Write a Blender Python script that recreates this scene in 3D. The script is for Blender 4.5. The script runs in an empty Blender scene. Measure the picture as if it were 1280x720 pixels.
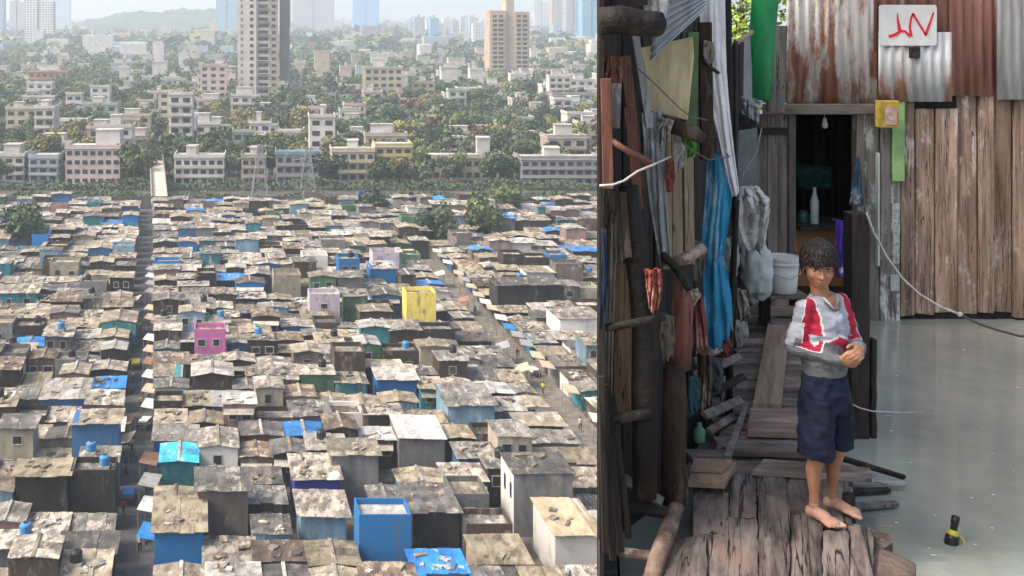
import bpy, math, random
from mathutils import Vector, Matrix, noise
R = math.radians
RND = random.Random(7)
scene = bpy.context.scene
col = scene.collection

# ------------------------------------------------------------------ camera
F, CX, CY, ZC = 1400.0, 480.0, 20.0, 46.0      # focal length in px of a 1280 wide frame, principal column, horizon row, eye height
def P(px, py, Y):                               # point seen at (px, py) at distance Y
    return Vector(((px-CX)/F*Y, Y, ZC-(py-CY)/F*Y))
def X(px, Y): return (px-CX)/F*Y
def DY(py, h): return F*h/(py-CY)               # distance of a level h metres under the eye seen on row py
cam_d = bpy.data.cameras.new('camera'); cam = bpy.data.objects.new('camera', cam_d); col.objects.link(cam)
cam.location = (0, 0, ZC); cam.rotation_euler = (R(90), 0, 0)
cam_d.sensor_width = 36; cam_d.lens = 36*F/1280
cam_d.shift_x = (640-CX)/1280; cam_d.shift_y = -(360-CY)/1280
cam_d.clip_start = .1; cam_d.clip_end = 30000
scene.camera = cam

# ------------------------------------------------------------------ light
SUN = Vector((-.80, -.22, .95)).normalized()     # towards the sun
sd = bpy.data.lights.new('sun', 'SUN'); so = bpy.data.objects.new('sun', sd); col.objects.link(so)
sd.energy = 1.5; sd.angle = R(10); sd.color = (1, .93, .82)
so.location = (0, 0, 120); so.rotation_euler = (-SUN).to_track_quat('-Z', 'Y').to_euler()
w = bpy.data.worlds.new('World'); scene.world = w; w.use_nodes = True
nt = w.node_tree; bg = nt.nodes['Background']
sk = nt.nodes.new('ShaderNodeTexSky'); sk.sky_type = 'NISHITA'; sk.sun_disc = False
sk.sun_elevation = math.asin(SUN.z); sk.sun_rotation = math.atan2(SUN.x, SUN.y)
sk.air_density = 1.0; sk.dust_density = 8.0; sk.ozone_density = 1.0; sk.altitude = 20
nt.links.new(sk.outputs[0], bg.inputs[0]); bg.inputs[1].default_value = .15
vs = scene.view_settings
scene.display_settings.display_device = 'sRGB'
vs.view_transform = 'Standard'; vs.look = 'None'; vs.gamma = 1; vs.exposure = 1.15
try: vs.use_curve_mapping = False
except Exception: pass
scene.cycles.use_denoising = True
scene.cycles.max_bounces = 6; scene.cycles.diffuse_bounces = 3; scene.cycles.glossy_bounces = 3
scene.cycles.transparent_max_bounces = 8; scene.cycles.volume_bounces = 1
scene.cycles.sample_clamp_indirect = 6

# ------------------------------------------------------------------ materials
MATS = {}
def srgb(r, g, b):
    f = lambda c: (c/12.92 if c <= .04045 else ((c+.055)/1.055)**2.4)
    return (f(r/255), f(g/255), f(b/255))
def mat(name, base, dark=None, scale=1.0, rough=.85, bump=0.0, bscale=None, stretch=(1,1,1), island=0.0, objrnd=0.0,
        third=None, third_amt=.0, tscale=None, spec=.3, metal=0.0, wave=None, contrast=(.35,.65), detail=5, tstretch=None, rotz=0, crack=None):
    """noise blend of base and dark, optional patches of a third colour, per piece and per object variation"""
    if name in MATS: return MATS[name]
    m = bpy.data.materials.new(name); m.use_nodes = True; MATS[name] = m
    n = m.node_tree.nodes; l = m.node_tree.links; b = n['Principled BSDF']
    tc = n.new('ShaderNodeTexCoord'); mp = n.new('ShaderNodeMapping'); mp.inputs['Scale'].default_value = stretch
    if rotz:
        m0 = n.new('ShaderNodeMapping'); m0.inputs['Rotation'].default_value = (0,0,rotz); l.new(tc.outputs['Object'], m0.inputs[0]); l.new(m0.outputs[0], mp.inputs[0])
    else: l.new(tc.outputs['Object'], mp.inputs[0])
    geo = n.new('ShaderNodeNewGeometry'); oi = n.new('ShaderNodeObjectInfo')
    if island or objrnd:        # shift the pattern for every piece
        ad = n.new('ShaderNodeVectorMath'); ad.operation = 'ADD'
        sc = n.new('ShaderNodeVectorMath'); sc.operation = 'SCALE'; sc.inputs['Scale'].default_value = 37.0
        cb = n.new('ShaderNodeCombineXYZ')
        l.new(geo.outputs['Random Per Island'], cb.inputs[0]); l.new(oi.outputs['Random'], cb.inputs[1]); l.new(oi.outputs['Random'], cb.inputs[2])
        l.new(cb.outputs[0], sc.inputs[0]); l.new(mp.outputs[0], ad.inputs[0]); l.new(sc.outputs[0], ad.inputs[1]); vec = ad.outputs[0]
    else: vec = mp.outputs[0]
    nz = n.new('ShaderNodeTexNoise'); nz.inputs['Scale'].default_value = scale; nz.inputs['Detail'].default_value = detail
    nz.inputs['Roughness'].default_value = .62; l.new(vec, nz.inputs['Vector'])
    rp = n.new('ShaderNodeMapRange'); rp.inputs[1].default_value = contrast[0]; rp.inputs[2].default_value = contrast[1]
    l.new(nz.outputs[0], rp.inputs[0])
    mx = n.new('ShaderNodeMix'); mx.data_type = 'RGBA'
    dk = dark if dark else tuple(c*.55 for c in base)
    mx.inputs[6].default_value = (*dk, 1); mx.inputs[7].default_value = (*base, 1); l.new(rp.outputs[0], mx.inputs[0])
    out = mx.outputs[2]
    if third:
        n2 = n.new('ShaderNodeTexNoise'); n2.inputs['Scale'].default_value = tscale or scale*.6; n2.inputs['Detail'].default_value = 6
        n2.inputs['Roughness'].default_value = .7
        mp2 = n.new('ShaderNodeMapping'); mp2.inputs['Scale'].default_value = tstretch or (1,1,1); mp2.inputs['Location'].default_value = (5.1, 9.3, 2.2)
        l.new(vec, mp2.inputs[0]); l.new(mp2.outputs[0], n2.inputs['Vector'])
        r2 = n.new('ShaderNodeMapRange'); c = .5+(.5-third_amt)*.5
        r2.inputs[1].default_value = c-.04; r2.inputs[2].default_value = c+.05; l.new(n2.outputs[0], r2.inputs[0])
        m2 = n.new('ShaderNodeMix'); m2.data_type = 'RGBA'; l.new(r2.outputs[0], m2.inputs[0]); l.new(out, m2.inputs[6])
        m2.inputs[7].default_value = (*third, 1); out = m2.outputs[2]
    if crack:                     # thin dark splits along the grain: (stretch, amount)
        st_, am = crack; m3 = n.new('ShaderNodeMapping'); m3.inputs['Scale'].default_value = st_; l.new(vec, m3.inputs[0])
        n3 = n.new('ShaderNodeTexNoise'); n3.inputs['Scale'].default_value = 1.0; n3.inputs['Detail'].default_value = 4; n3.inputs['Distortion'].default_value = .6; l.new(m3.outputs[0], n3.inputs['Vector'])
        ab = n.new('ShaderNodeMath'); ab.operation = 'SUBTRACT'; ab.inputs[1].default_value = .5; l.new(n3.outputs[0], ab.inputs[0])
        a2 = n.new('ShaderNodeMath'); a2.operation = 'ABSOLUTE'; l.new(ab.outputs[0], a2.inputs[0])
        r3 = n.new('ShaderNodeMapRange'); r3.inputs[1].default_value = am; r3.inputs[2].default_value = am*.35; l.new(a2.outputs[0], r3.inputs[0])
        m4 = n.new('ShaderNodeMix'); m4.data_type = 'RGBA'; l.new(r3.outputs[0], m4.inputs[0]); l.new(out, m4.inputs[6]); m4.inputs[7].default_value = (*[v*.25 for v in dk], 1); out = m4.outputs[2]
    for amt, src in ((island, geo.outputs['Random Per Island']), (objrnd, oi.outputs['Random'])):
        if amt:
            mr = n.new('ShaderNodeMapRange'); mr.inputs[3].default_value = 1-amt; mr.inputs[4].default_value = 1+amt; l.new(src, mr.inputs[0])
            vm = n.new('ShaderNodeVectorMath'); vm.operation = 'SCALE'; l.new(out, vm.inputs[0]); l.new(mr.outputs[0], vm.inputs['Scale']); out = vm.outputs[0]
    l.new(out, b.inputs['Base Color'])
    b.inputs['Roughness'].default_value = rough; b.inputs['Metallic'].default_value = metal
    b.inputs['Specular IOR Level'].default_value = spec
    if bump or wave:
        bp = n.new('ShaderNodeBump'); bp.inputs['Strength'].default_value = 1; bp.inputs['Distance'].default_value = bump or .01
        nb = n.new('ShaderNodeTexNoise'); nb.inputs['Scale'].default_value = bscale or scale*4; nb.inputs['Detail'].default_value = 5
        l.new(vec, nb.inputs['Vector']); h = nb.outputs[0]
        if wave:
            axis, per, amp = wave
            wv = n.new('ShaderNodeTexWave'); wv.bands_direction = axis; wv.inputs['Scale'].default_value = .314/per
            wv.wave_profile = 'SIN'; l.new(tc.outputs['Object'], wv.inputs['Vector'])
            ml = n.new('ShaderNodeMath'); ml.operation = 'MULTIPLY_ADD'; ml.inputs[1].default_value = amp
            l.new(wv.outputs['Fac'], ml.inputs[0]); l.new(h, ml.inputs[2]); h = ml.outputs[0]
        l.new(h, bp.inputs['Height']); l.new(bp.outputs[0], b.inputs['Normal'])
    return m
def flat(name, c, rough=.6, spec=.3, metal=0): 
    return mat(name, c, tuple(v*.82 for v in c), scale=6, rough=rough, spec=spec, metal=metal)

# ------------------------------------------------------------------ mesh building
class MB:
    def __init__(s): s.v = []; s.f = []; s.m = []; s.cur = 0
    def poly(s, pts):
        i = len(s.v); s.v += [Vector(p) for p in pts]; s.f.append(tuple(range(i, i+len(pts)))); s.m.append(s.cur); return s
    def hexa(s, p):                              # 8 corners: bottom 4 ccw, top 4 ccw
        i = len(s.v); s.v += [Vector(q) for q in p]
        for a in ((0,3,2,1),(4,5,6,7),(0,1,5,4),(1,2,6,5),(2,3,7,6),(3,0,4,7)):
            s.f.append(tuple(i+k for k in a)); s.m.append(s.cur)
        return s
    def box(s, x0, y0, z0, x1, y1, z1, k=0.0):   # k shears x by y
        sx = lambda x, y: x+k*(y-y0)
        return s.hexa([(sx(x0,y0),y0,z0),(sx(x1,y0),y0,z0),(sx(x1,y1),y1,z0),(sx(x0,y1),y1,z0),
                       (sx(x0,y0),y0,z1),(sx(x1,y0),y0,z1),(sx(x1,y1),y1,z1),(sx(x0,y1),y1,z1)])
    def obox(s, c, u, v, w_):                    # centre and three half vectors
        c, u, v, w_ = map(Vector, (c, u, v, w_))
        return s.hexa([c-u-v-w_, c+u-v-w_, c+u+v-w_, c-u+v-w_, c-u-v+w_, c+u-v+w_, c+u+v+w_, c-u+v+w_])
    def bar(s, a, b, wd, th, up=(0,-1,0), taper=1.0, jag=0):   # board from a to b, width wd, thickness th; up = normal of its broad face
        a, b, up = Vector(a), Vector(b), Vector(up); d = (b-a).normalized(); sd_ = d.cross(up).normalized(); nn = sd_.cross(d).normalized()
        u = sd_*wd/2; t = nn*th/2; u2 = u*taper
        return s.hexa([a-u-t, a+u-t, a+u+t, a-u+t, b-u2-t, b+u2-t, b+u2+t, b-u2+t])
    def tube(s, pts, rad, n=10, cap=True, seed=None, rough=0.0):
        pts = [Vector(p) for p in pts]; N = len(pts)
        if not hasattr(rad, '__len__'): rad = [rad]*N
        i0 = len(s.v); prev = None
        for k, p in enumerate(pts):
            d = (pts[min(k+1,N-1)]-pts[max(k-1,0)]).normalized()
            if prev is None: a = d.orthogonal().normalized()
            else: a = (prev-d*prev.dot(d)).normalized()
            prev = a; b = d.cross(a)
            for j in range(n):
                t = 2*math.pi*j/n; r = rad[k]
                if rough: r *= 1+rough*noise.noise(Vector((j*.9, k*.7, (seed or 0)*3.1)))*2
                s.v.append(p+a*math.cos(t)*r+b*math.sin(t)*r)
        for k in range(N-1):
            for j in range(n):
                s.f.append((i0+k*n+j, i0+k*n+(j+1)%n, i0+(k+1)*n+(j+1)%n, i0+(k+1)*n+j)); s.m.append(s.cur)
        if cap:
            s.f.append(tuple(i0+j for j in range(n))[::-1]); s.m.append(s.cur)
            s.f.append(tuple(i0+(N-1)*n+j for j in range(n))); s.m.append(s.cur)
        return s
    def lathe(s, c, prof, n=20):
        c = Vector(c); i0 = len(s.v)
        for r, z in prof:
            for j in range(n): t = 2*math.pi*j/n; s.v.append(c+Vector((r*math.cos(t), r*math.sin(t), z)))
        for k in range(len(prof)-1):
            for j in range(n): s.f.append((i0+k*n+j, i0+k*n+(j+1)%n, i0+(k+1)*n+(j+1)%n, i0+(k+1)*n+j)); s.m.append(s.cur)
        s.f.append(tuple(i0+j for j in range(n))[::-1]); s.m.append(s.cur)
        s.f.append(tuple(i0+(len(prof)-1)*n+j for j in range(n))); s.m.append(s.cur)
        return s
    def grid(s, fn, nu, nv):                     # fn(u, v) -> point, u and v in 0..1
        i0 = len(s.v)
        for a in range(nu+1):
            for b in range(nv+1): s.v.append(Vector(fn(a/nu, b/nv)))
        for a in range(nu):
            for b in range(nv):
                q = i0+a*(nv+1)+b; s.f.append((q, q+nv+1, q+nv+2, q+1)); s.m.append(s.cur)
        return s
    def build(s, name, mats, parent=None, smooth=False, bevel=0.0, solid=0.0, base=None):
        if not isinstance(mats, (list, tuple)): mats = [mats]
        if parent is not None:
            off = Vector((0,0,0)); q = parent
            while q: off += q.location; q = q.parent
        elif base is not None: off = Vector(base)
        else:
            xs = [v.x for v in s.v]; ys = [v.y for v in s.v]; off = Vector(((min(xs)+max(xs))/2, (min(ys)+max(ys))/2, min(v.z for v in s.v)))
        me = bpy.data.meshes.new(name); me.from_pydata([tuple(v-off) for v in s.v], [], s.f)
        for m_ in mats: me.materials.append(m_)
        if len(mats) > 1: me.polygons.foreach_set('material_index', s.m)
        if smooth: me.polygons.foreach_set('use_smooth', [True]*len(s.f))
        me.update(); o = bpy.data.objects.new(name, me); col.objects.link(o)
        if parent is not None: o.parent = parent
        else: o.location = off
        if solid:
            md = o.modifiers.new('thickness', 'SOLIDIFY'); md.thickness = solid; md.offset = 0
        if bevel:
            md = o.modifiers.new('bevel', 'BEVEL'); md.width = bevel; md.segments = 2; md.limit_method = 'ANGLE'
        return o
def tag(o, label=None, cat=None, group=None, kind=None):
    if label: o['label'] = label
    if cat: o['category'] = cat
    if group: o['group'] = group
    if kind: o['kind'] = kind
    return o
def thing(name, loc, label, cat, group=None):
    o = bpy.data.objects.new(name, None); col.objects.link(o); o.location = loc; o.empty_display_size = .3
    return tag(o, label, cat, group)
ORD = ['first','second','third','fourth','fifth','sixth','seventh','eighth','ninth','tenth','eleventh','twelfth','thirteenth','fourteenth',
       'fifteenth','sixteenth','seventeenth','eighteenth','nineteenth','twentieth']
ORD += ['twenty-'+x for x in ORD[:9]]+['thirtieth']+['thirty-'+x for x in ORD[:9]]+['fortieth']+['forty-'+x for x in ORD[:9]]

# ------------------------------------------------------------------ the city on the plain
ground_m = mat('city_earth', (.10,.10,.075), (.055,.07,.04), scale=.02, rough=.95, third=(.16,.14,.11), third_amt=.25, tscale=.05)
g = MB(); g.poly([(-9000,-400,0),(9000,-400,0),(9000,9000,0),(-9000,9000,0)]); tag(g.build('ground', ground_m, base=(0,0,0)), kind='structure')
slum_g = mat('slum_dirt', (.13,.115,.095), (.05,.045,.04), scale=.5, rough=.95)
g = MB(); g.poly([(-200,40,.004),(130,40,.004),(130,266,.004),(-200,266,.004)]); tag(g.build('slum_ground', slum_g, base=(0,0,0.004)), kind='structure')
LK, AK = -.2053, -.153
def lane(Y): return -20.6+LK*(Y-92)
def alley(Y): return 22.3+AK*(Y-119)
lane_m = mat('lane_tarmac', (.085,.083,.085), (.05,.05,.052), scale=.8, rough=.9, third=(.13,.12,.10), third_amt=.25)
g = MB(); g.poly([(lane(40)-2.1,40,.008),(lane(40)+2.1,40,.008),(lane(300)+2.1,300,.008),(lane(300)-2.1,300,.008)])
tag(g.build('lane', lane_m, base=(0,0,.008)), kind='structure')
g = MB(); g.poly([(alley(60)-2.9,60,.008),(alley(60)+2.3,60,.008),(alley(216)+2.3,216,.008),(alley(216)-2.9,216,.008)])
tag(g.build('alley', mat('alley_dirt', (.2,.18,.15), (.1,.09,.075), scale=1, rough=.95), base=(0,0,.008)), kind='structure')

# roofs and walls of the shacks: name, words, colours
def roofmat(n, c, d, third=None, ta=.2, metal=0, rough=.8):
    if n not in ('blue','turq'): c, d = tuple(v*.50 for v in c), tuple(v*.36 for v in d); third = third and tuple(v*.56 for v in third)
    return mat('roof_'+n, c, d, scale=1.1, rough=rough, third=third, third_amt=ta+.06, tscale=1.0, objrnd=.30, island=.30, wave=('X', .2, .55), bump=.022, bscale=3, detail=9, contrast=(.36,.62), stretch=(1,.55,1))
rust = (.17,.105,.065)
ROOF = {
 'beige cement': roofmat('beige', (.50,.43,.32), (.24,.20,.15), (.70,.64,.52), .26),
 'sandy tin':   roofmat('sandy', (.56,.48,.34), (.32,.26,.17), (.16,.13,.10), .30),
 'grey cement': roofmat('grey', (.34,.32,.28), (.14,.13,.12), (.55,.50,.42), .28),
 'dark grey':   roofmat('darkgrey', (.19,.18,.17), (.09,.085,.08), (.38,.34,.28), .28),
 'pale tin':    roofmat('pale', (.66,.63,.57), (.36,.33,.29), (.24,.18,.13), .28),
 'brown rusty': roofmat('rusty', (.26,.19,.14), (.12,.085,.065), (.46,.38,.28), .35),
 'mottled':     roofmat('mottled', (.42,.37,.30), (.13,.12,.11), (.62,.56,.46), .40),
 'white':       roofmat('white', (.80,.78,.74), (.55,.54,.52), (.4,.36,.3), .1),
 'blue tarpaulin': roofmat('blue', (.02,.16,.42), (.015,.08,.24), (.25,.36,.45), .2, rough=.45),
 'turquoise tarpaulin': roofmat('turq', (.03,.36,.50), (.02,.18,.28), (.35,.45,.45), .25, rough=.45),
 'tan': roofmat('tan', (.68,.53,.36), (.55,.42,.28)),
}
def wallmat(n, c, d=None, third=None, ta=.2):
    c = tuple(v*.68 for v in c); ta = max(ta, .28) if third else .30; third = third or tuple(.35*v+.07 for v in c)
    return mat('shackwall_'+n, c, d or tuple(v*.55 for v in c), scale=.8, rough=.9, third=third, third_amt=ta, objrnd=.25, detail=6, stretch=(1.4,1.4,.5))
WALL = {
 'dark brown': wallmat('brown', (.09,.07,.055), None, (.18,.14,.10), .25),
 'black': wallmat('black', (.04,.038,.037)),
 'grey': wallmat('grey', (.26,.26,.26), None, (.12,.11,.10), .25),
 'grey brick': wallmat('brickgrey', (.20,.17,.15), None, (.33,.30,.28), .25),
 'cream': wallmat('cream', (.52,.46,.35), None, (.3,.26,.2), .2),
 'white': wallmat('white', (.75,.73,.70), (.5,.49,.47), (.36,.33,.3), .15),
 'teal': wallmat('teal', (.05,.28,.33), None, (.3,.35,.33), .2),
 'blue': wallmat('blue', (.05,.15,.32), (.03,.10,.22)),
 'bright blue': wallmat('bblue', (.02,.20,.50), (.015,.14,.38)),
 'pale blue': wallmat('pblue', (.25,.42,.55), None, (.4,.4,.4), .2),
 'pink': wallmat('pink', (.70,.22,.50), (.55,.16,.40)),
 'yellow': wallmat('yellow', (.78,.64,.16), (.66,.52,.12)),
 'lilac': wallmat('lilac', (.60,.52,.62), (.46,.40,.48)),
 'violet blue': wallmat('violet', (.05,.05,.40), (.04,.04,.30)),
 'green': wallmat('green', (.10,.22,.13), None, (.2,.22,.18), .2),
 'dusty rose': wallmat('rose', (.38,.26,.24)),
}
glass_m = mat('window_dark', (.018,.02,.024), (.03,.032,.035), scale=2, rough=.35, spec=.5)
frame_m = mat('window_frame_paint', (.42,.40,.36), None, scale=3, rough=.7, objrnd=.4)
door_m = mat('door_boards', (.10,.12,.14), (.05,.05,.05), scale=2, rough=.8, objrnd=.5)
awn_m = mat('awning_sheet', (.40,.37,.31), (.2,.18,.15), scale=1, rough=.7, objrnd=.4)

def shack_geo(r, S, x0, x1, y0, d, h, rtype, k, roofm, wallm, target, parts=True, ridge=True):
    """target is None -> returns meshes to parts of S; otherwise all goes into the given MB with material slots"""
    rng = random.Random(S)
    wd = x1-x0; ov = rng.uniform(.12,.4); hb = h+rng.uniform(-.1,.35)          # back height
    walls = MB(); roof = MB(); extra = MB()
    if rtype == 'flat':
        walls.box(x0,y0,0,x1,y0+d,h,k); t=.12; z=h-.02
        roof.box(x0+.12,y0+.12,h-.05,x1-.12,y0+d-.12,h+.04,k)
        for a in ((x0,y0,x1,y0+.12),(x0,y0+d-.12,x1,y0+d)): walls.box(a[0]+(k*d if a[1]>y0+.1 else 0),a[1],h+.002,a[2]+(k*d if a[1]>y0+.1 else 0),a[3],h+.55)
        walls.box(x0,y0+.125,h+.002,x0+.12,y0+d-.125,h+.55,k); walls.box(x1-.12,y0+.125,h+.002,x1,y0+d-.125,h+.55,k)
    elif rtype == 'gable':
        pk = h+wd*rng.uniform(.03,.085); xm = (x0+x1)/2
        sh = lambda x,y: x+k*(y-y0)
        w5 = [(x0,h),(x1,h),(xm,pk)]
        walls.hexa([(x0,y0,0),(x1,y0,0),(sh(x1,y0+d),y0+d,0),(sh(x0,y0+d),y0+d,0),(x0,y0,h),(x1,y0,h),(sh(x1,y0+d),y0+d,h),(sh(x0,y0+d),y0+d,h)])
        walls.poly([(x0,y0,h),(x1,y0,h),(xm,y0,pk)]); walls.poly([(sh(x0,y0+d),y0+d,h),(sh(xm,y0+d),y0+d,pk),(sh(x1,y0+d),y0+d,h)])
        yf, yb = y0-ov, y0+d+ov*.6; sl=(pk-h)/(wd/2); xo=ov*.7
        for sgn, xe in ((-1,x0-xo),(1,x1+xo)):
            ze = h-sl*xo; n = 3
            for q in range(n):       # sheets across the depth, each a touch off the next
                ya = yf+(yb-yf)*q/n; ybb = yf+(yb-yf)*(q+1)/n+.06; dz=.03+.035*(n-q)+rng.uniform(0,.02); tl=rng.uniform(-.04,.04)
                a=(sh(xm,ya),ya,pk+dz); b=(sh(xe,ya),ya,ze+dz+tl); c=(sh(xe,ybb),ybb,ze+dz+tl); e=(sh(xm,ybb),ybb,pk+dz)
                lo=[Vector(v)-Vector((0,0,.05)) for v in (a,b,c,e)]
                if sgn>0: roof.hexa([*lo,a,b,c,e])
                else: roof.hexa([lo[1],lo[0],lo[3],lo[2],b,a,e,c])
        extra.hexa([(sh(xm-.16,yf),yf-.01,pk+.10),(sh(xm+.16,yf),yf-.01,pk+.10),(sh(xm+.16,yb),yb,pk+.10),(sh(xm-.16,yb),yb,pk+.10),
                    (sh(xm-.13,yf),yf-.01,pk+.21),(sh(xm+.13,yf),yf-.01,pk+.21),(sh(xm+.13,yb),yb,pk+.21),(sh(xm-.13,yb),yb,pk+.21)])
    else:
        sh = lambda x,y: x+k*(y-y0)
        walls.hexa([(x0,y0,0),(x1,y0,0),(sh(x1,y0+d),y0+d,0),(sh(x0,y0+d),y0+d,0),(x0,y0,h),(x1,y0,h),(sh(x1,y0+d),y0+d,hb),(sh(x0,y0+d),y0+d,hb)])
        n = rng.choice((3,3,4,5)); cross = rng.uniform(-.12,.12)
        for q in range(n):
            xa = x0-ov+(wd+2*ov)*q/n; xb = x0-ov+(wd+2*ov)*(q+1)/n+.08; jf=rng.uniform(-.22,.1); dz=.03+(q%2)*.045+rng.uniform(0,.02)
            yf, yb = y0-ov+jf, y0+d+ov*.5; zf=h+dz-(hb-h)/d*ov; zb=hb+dz+(hb-h)/d*ov*.5
            za = cross*(q/n-.5); zz = cross*((q+1)/n-.5)
            p=[(sh(xa,yf),yf,zf+za),(sh(xb,yf),yf,zf+zz),(sh(xb,yb),yb,zb+zz),(sh(xa,yb),yb,zb+za)]
            roof.hexa([*[(v[0],v[1],v[2]-.05) for v in p],*p])
        if rng.random()<.75:         # patches, planks and loose sheets weighing the roof down
            for _ in range(rng.randint(3,8)):
                cx=rng.uniform(x0+.5,x1-.5); cy=rng.uniform(y0+.4,y0+d-.6); zz=h+(hb-h)*(cy-y0)/d+.14; a=rng.uniform(0,3.1); L=rng.uniform(.10,.55)*(1.6 if rng.random()<.15 else 1); W=rng.uniform(.06,.30); 
                extra.obox((cx+k*(cy-y0),cy,zz),(L*math.cos(a),L*math.sin(a),0),(-W*math.sin(a),W*math.cos(a),(hb-h)/d*W),(0,0,rng.uniform(.02,.12)))
    return walls, roof, extra
def openings(rng, x0, x1, y0, h, parent, k, side):
    two = h > 4.6
    wd = x1-x0; done=0
    for lv in ([h-1.55] if not two else [h-1.5, h-4.0]):
        n = rng.choice((1,2,2)) if wd>3.2 else 1
        for q in range(n):
            cx = x0+wd*(q+.5)/n+rng.uniform(-.2,.2); w2=rng.uniform(.32,.5); hh=rng.uniform(.7,.95)
            fr = MB(); e=.09; z=lv-.1
            fr.box(cx-w2-e,y0-.06,z-e,cx-w2,y0+.01,z+hh+e); fr.box(cx+w2,y0-.06,z-e,cx+w2+e,y0+.01,z+hh+e)
            fr.box(cx-w2+.002,y0-.06,z-e,cx+w2-.002,y0+.01,z); fr.box(cx-w2+.002,y0-.06,z+hh,cx+w2-.002,y0+.01,z+hh+e)
            wo = fr.build('window', frame_m, parent)
            pn = MB(); pn.box(cx-w2,y0-.02,z,cx+w2,y0+.01,z+hh); pn.build('pane', glass_m, wo)
    if rng.random()<.45:
        cx = x0+wd*rng.uniform(.25,.75); m=MB(); m.box(cx-.42,y0-.03,0,cx+.42,y0+.01,1.95); m.build('door', door_m, parent)
    if rng.random()<.35:
        zt=h-.5 if not two else h-2.6
        m=MB(); m.hexa([(x0+.1,y0-.95,zt-.36),(x1-.1,y0-.95,zt-.36),(x1-.1,y0-.01,zt-.04),(x0+.1,y0-.01,zt-.04),
                        (x0+.1,y0-.95,zt-.32),(x1-.1,y0-.95,zt-.32),(x1-.1,y0-.01,zt),(x0+.1,y0-.01,zt)]); m.build('awning', awn_m, parent)

# the houses that stand out: front x0,x1, top row of the front, wall height, depth, roof, wall, roof type, label
SPEC = [
 (243,282,412,5.2,3.0,'brown rusty','pink','flat','bright pink two-storey shack beside a pale-roofed shed','w'),
 (508,545,366,5.2,3.4,'dark grey','yellow','flat','bright yellow block-shaped house in the middle of the slum','n'),
 (449,514,644,4.4,3.2,'white','bright blue','flat','tall house with a plain bright blue front and parapet roof','n'),
 (642,716,592,5.6,4.2,'dark grey','grey','mono','tall grey house with white left flank pierced by two windows','side'),
 (193,254,664,3.8,5.5,'sandy tin','bright blue','mono','shack beside the lane with a deep blue front under sandy roof','n'),
 (521,583,716,2.8,3.6,'blue tarpaulin','grey','mono','low shack roofed with a worn blue tarpaulin sheet','n'),
 (499,556,548,3.6,5.5,'white','grey','mono','shack under a long bright white tin roof','n'),
 (201,246,578,3.2,4.5,'turquoise tarpaulin','teal','gable','shack roofed with bright turquoise tarpaulin beside the lane','n'),
 (368,424,598,3.6,5.0,'mottled','violet blue','mono','shack with a violet blue front panel','n'),
 (387,425,368,4.8,3.4,'pale tin','lilac','flat','pale lilac house in the middle of the slum','w'),
 (249,297,560,3.6,5.0,'mottled','white','gable','white-fronted gabled shack with two square windows','w'),
 (694,750,668,4.0,6.0,'tan','white','mono','house with a smooth plain tan roof','n'),
 (472,521,474,3.4,4.6,'pale tin','bright blue','mono','shack with a bright blue front below a pale roof','n'),
 (342,376,344,4.4,4.5,'sandy tin','cream','flat','pale yellow flat-fronted house among grey roofs','n'),
 (126,170,404,3.6,6,'beige cement','teal','gable','gabled shack beside the lane with turquoise eaves board','n'),
 (50,108,498,3.8,6,'pale tin','blue','mono','shack with blue painted front and pale roof','n'),
 (0,46,366,3.8,4,'mottled','teal','mono','long shack with turquoise upper front','w'),
 (241,290,470,3.8,4.6,'pale tin','dark brown','gable','broad gabled shed with pale ribbed roof below the pink house','n'),
 (376,433,644,3.4,4.5,'mottled','pale blue','mono','shack with pale blue front left of the tall blue house','n'),
 (62,98,328,4.4,4,'pale tin','cream','flat','cream cube-shaped shack with two windows','w'),
 (414,473,568,4.8,3.6,'beige cement','grey','mono','tall grey-walled shed with beige top','n'),
 (248,310,612,5.0,4.5,'dark grey','grey brick','mono','tall dark shed with a broad plain grey roof','n'),
 (463,495,336,4.2,4.5,'pale tin','bright blue','mono','small bright blue shack among dark fronts','n'),
 (466,499,316,4.6,4,'beige cement','lilac','flat','pale pink cube-shaped house with parapet','n'),
 (700,752,398,4.6,6,'mottled','white','mono','white-walled house beyond the alley at the edge of the slum','n'),
 (622,702,356,5.2,5,'dark grey','black','mono','large dark warehouse with wide slate-coloured front','n'),
 (560,618,506,4.0,6,'grey cement','pale blue','mono','shack with washed blue front below grey cement roof','n'),
 (516,574,640,3.6,6,'dark grey','black','mono','dark-fronted shed right of the tall blue house','n'),
]
houses = []   # x0,x1,y0,d,h,rtype,roof,wall,label,flag,seed
for i, (a,b,py,h,d,rf,wl,rt,lb,fl) in enumerate(SPEC):
    Y = F*(ZC-h-(.5 if rt=='flat' else 0))/(py-CY)
    houses.append(dict(x0=X(a,Y), x1=X(b,Y), y=Y, d=d, h=h, rt=rt, roof=rf, wall=wl, label=lb, fl=fl, seed=900+i, spec=True))
def clash(h1):
    for s in houses:
        if not s['spec']: continue
        sx = LK*.8*((h1['y']-s['y']))
        if h1['y'] < s['y']+s['d']+.3 and h1['y']+h1['d'] > s['y']-.3 and h1['x0'] < s['x1']+sx+.2 and h1['x1'] > s['x0']+sx-.2: return s
    return None
slum_trees = [(35,318,9,5.5),(552,312,8,5),(604,306,9,5),(462,268,7,5),(630,262,8,5),(20,300,7,4.5)]
TREEPOS = []
for px,py,hh,rr in slum_trees:
    Y = DY(py, ZC); Y = min(Y, 250); TREEPOS.append((X(px,Y), Y, hh, rr))
RW = ['beige cement']*7+['sandy tin']*6+['grey cement']*6+['dark grey']*6+['pale tin']*3+['blue tarpaulin']+['brown rusty']*3+['mottled']*8+['white']
WW = ['dark brown']*9+['black']*8+['grey']*5+['grey brick']*4+['cream']*3+['white']*2+['teal','blue','pale blue','green','dusty rose','teal','pale blue','blue','bright blue','teal']
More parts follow.
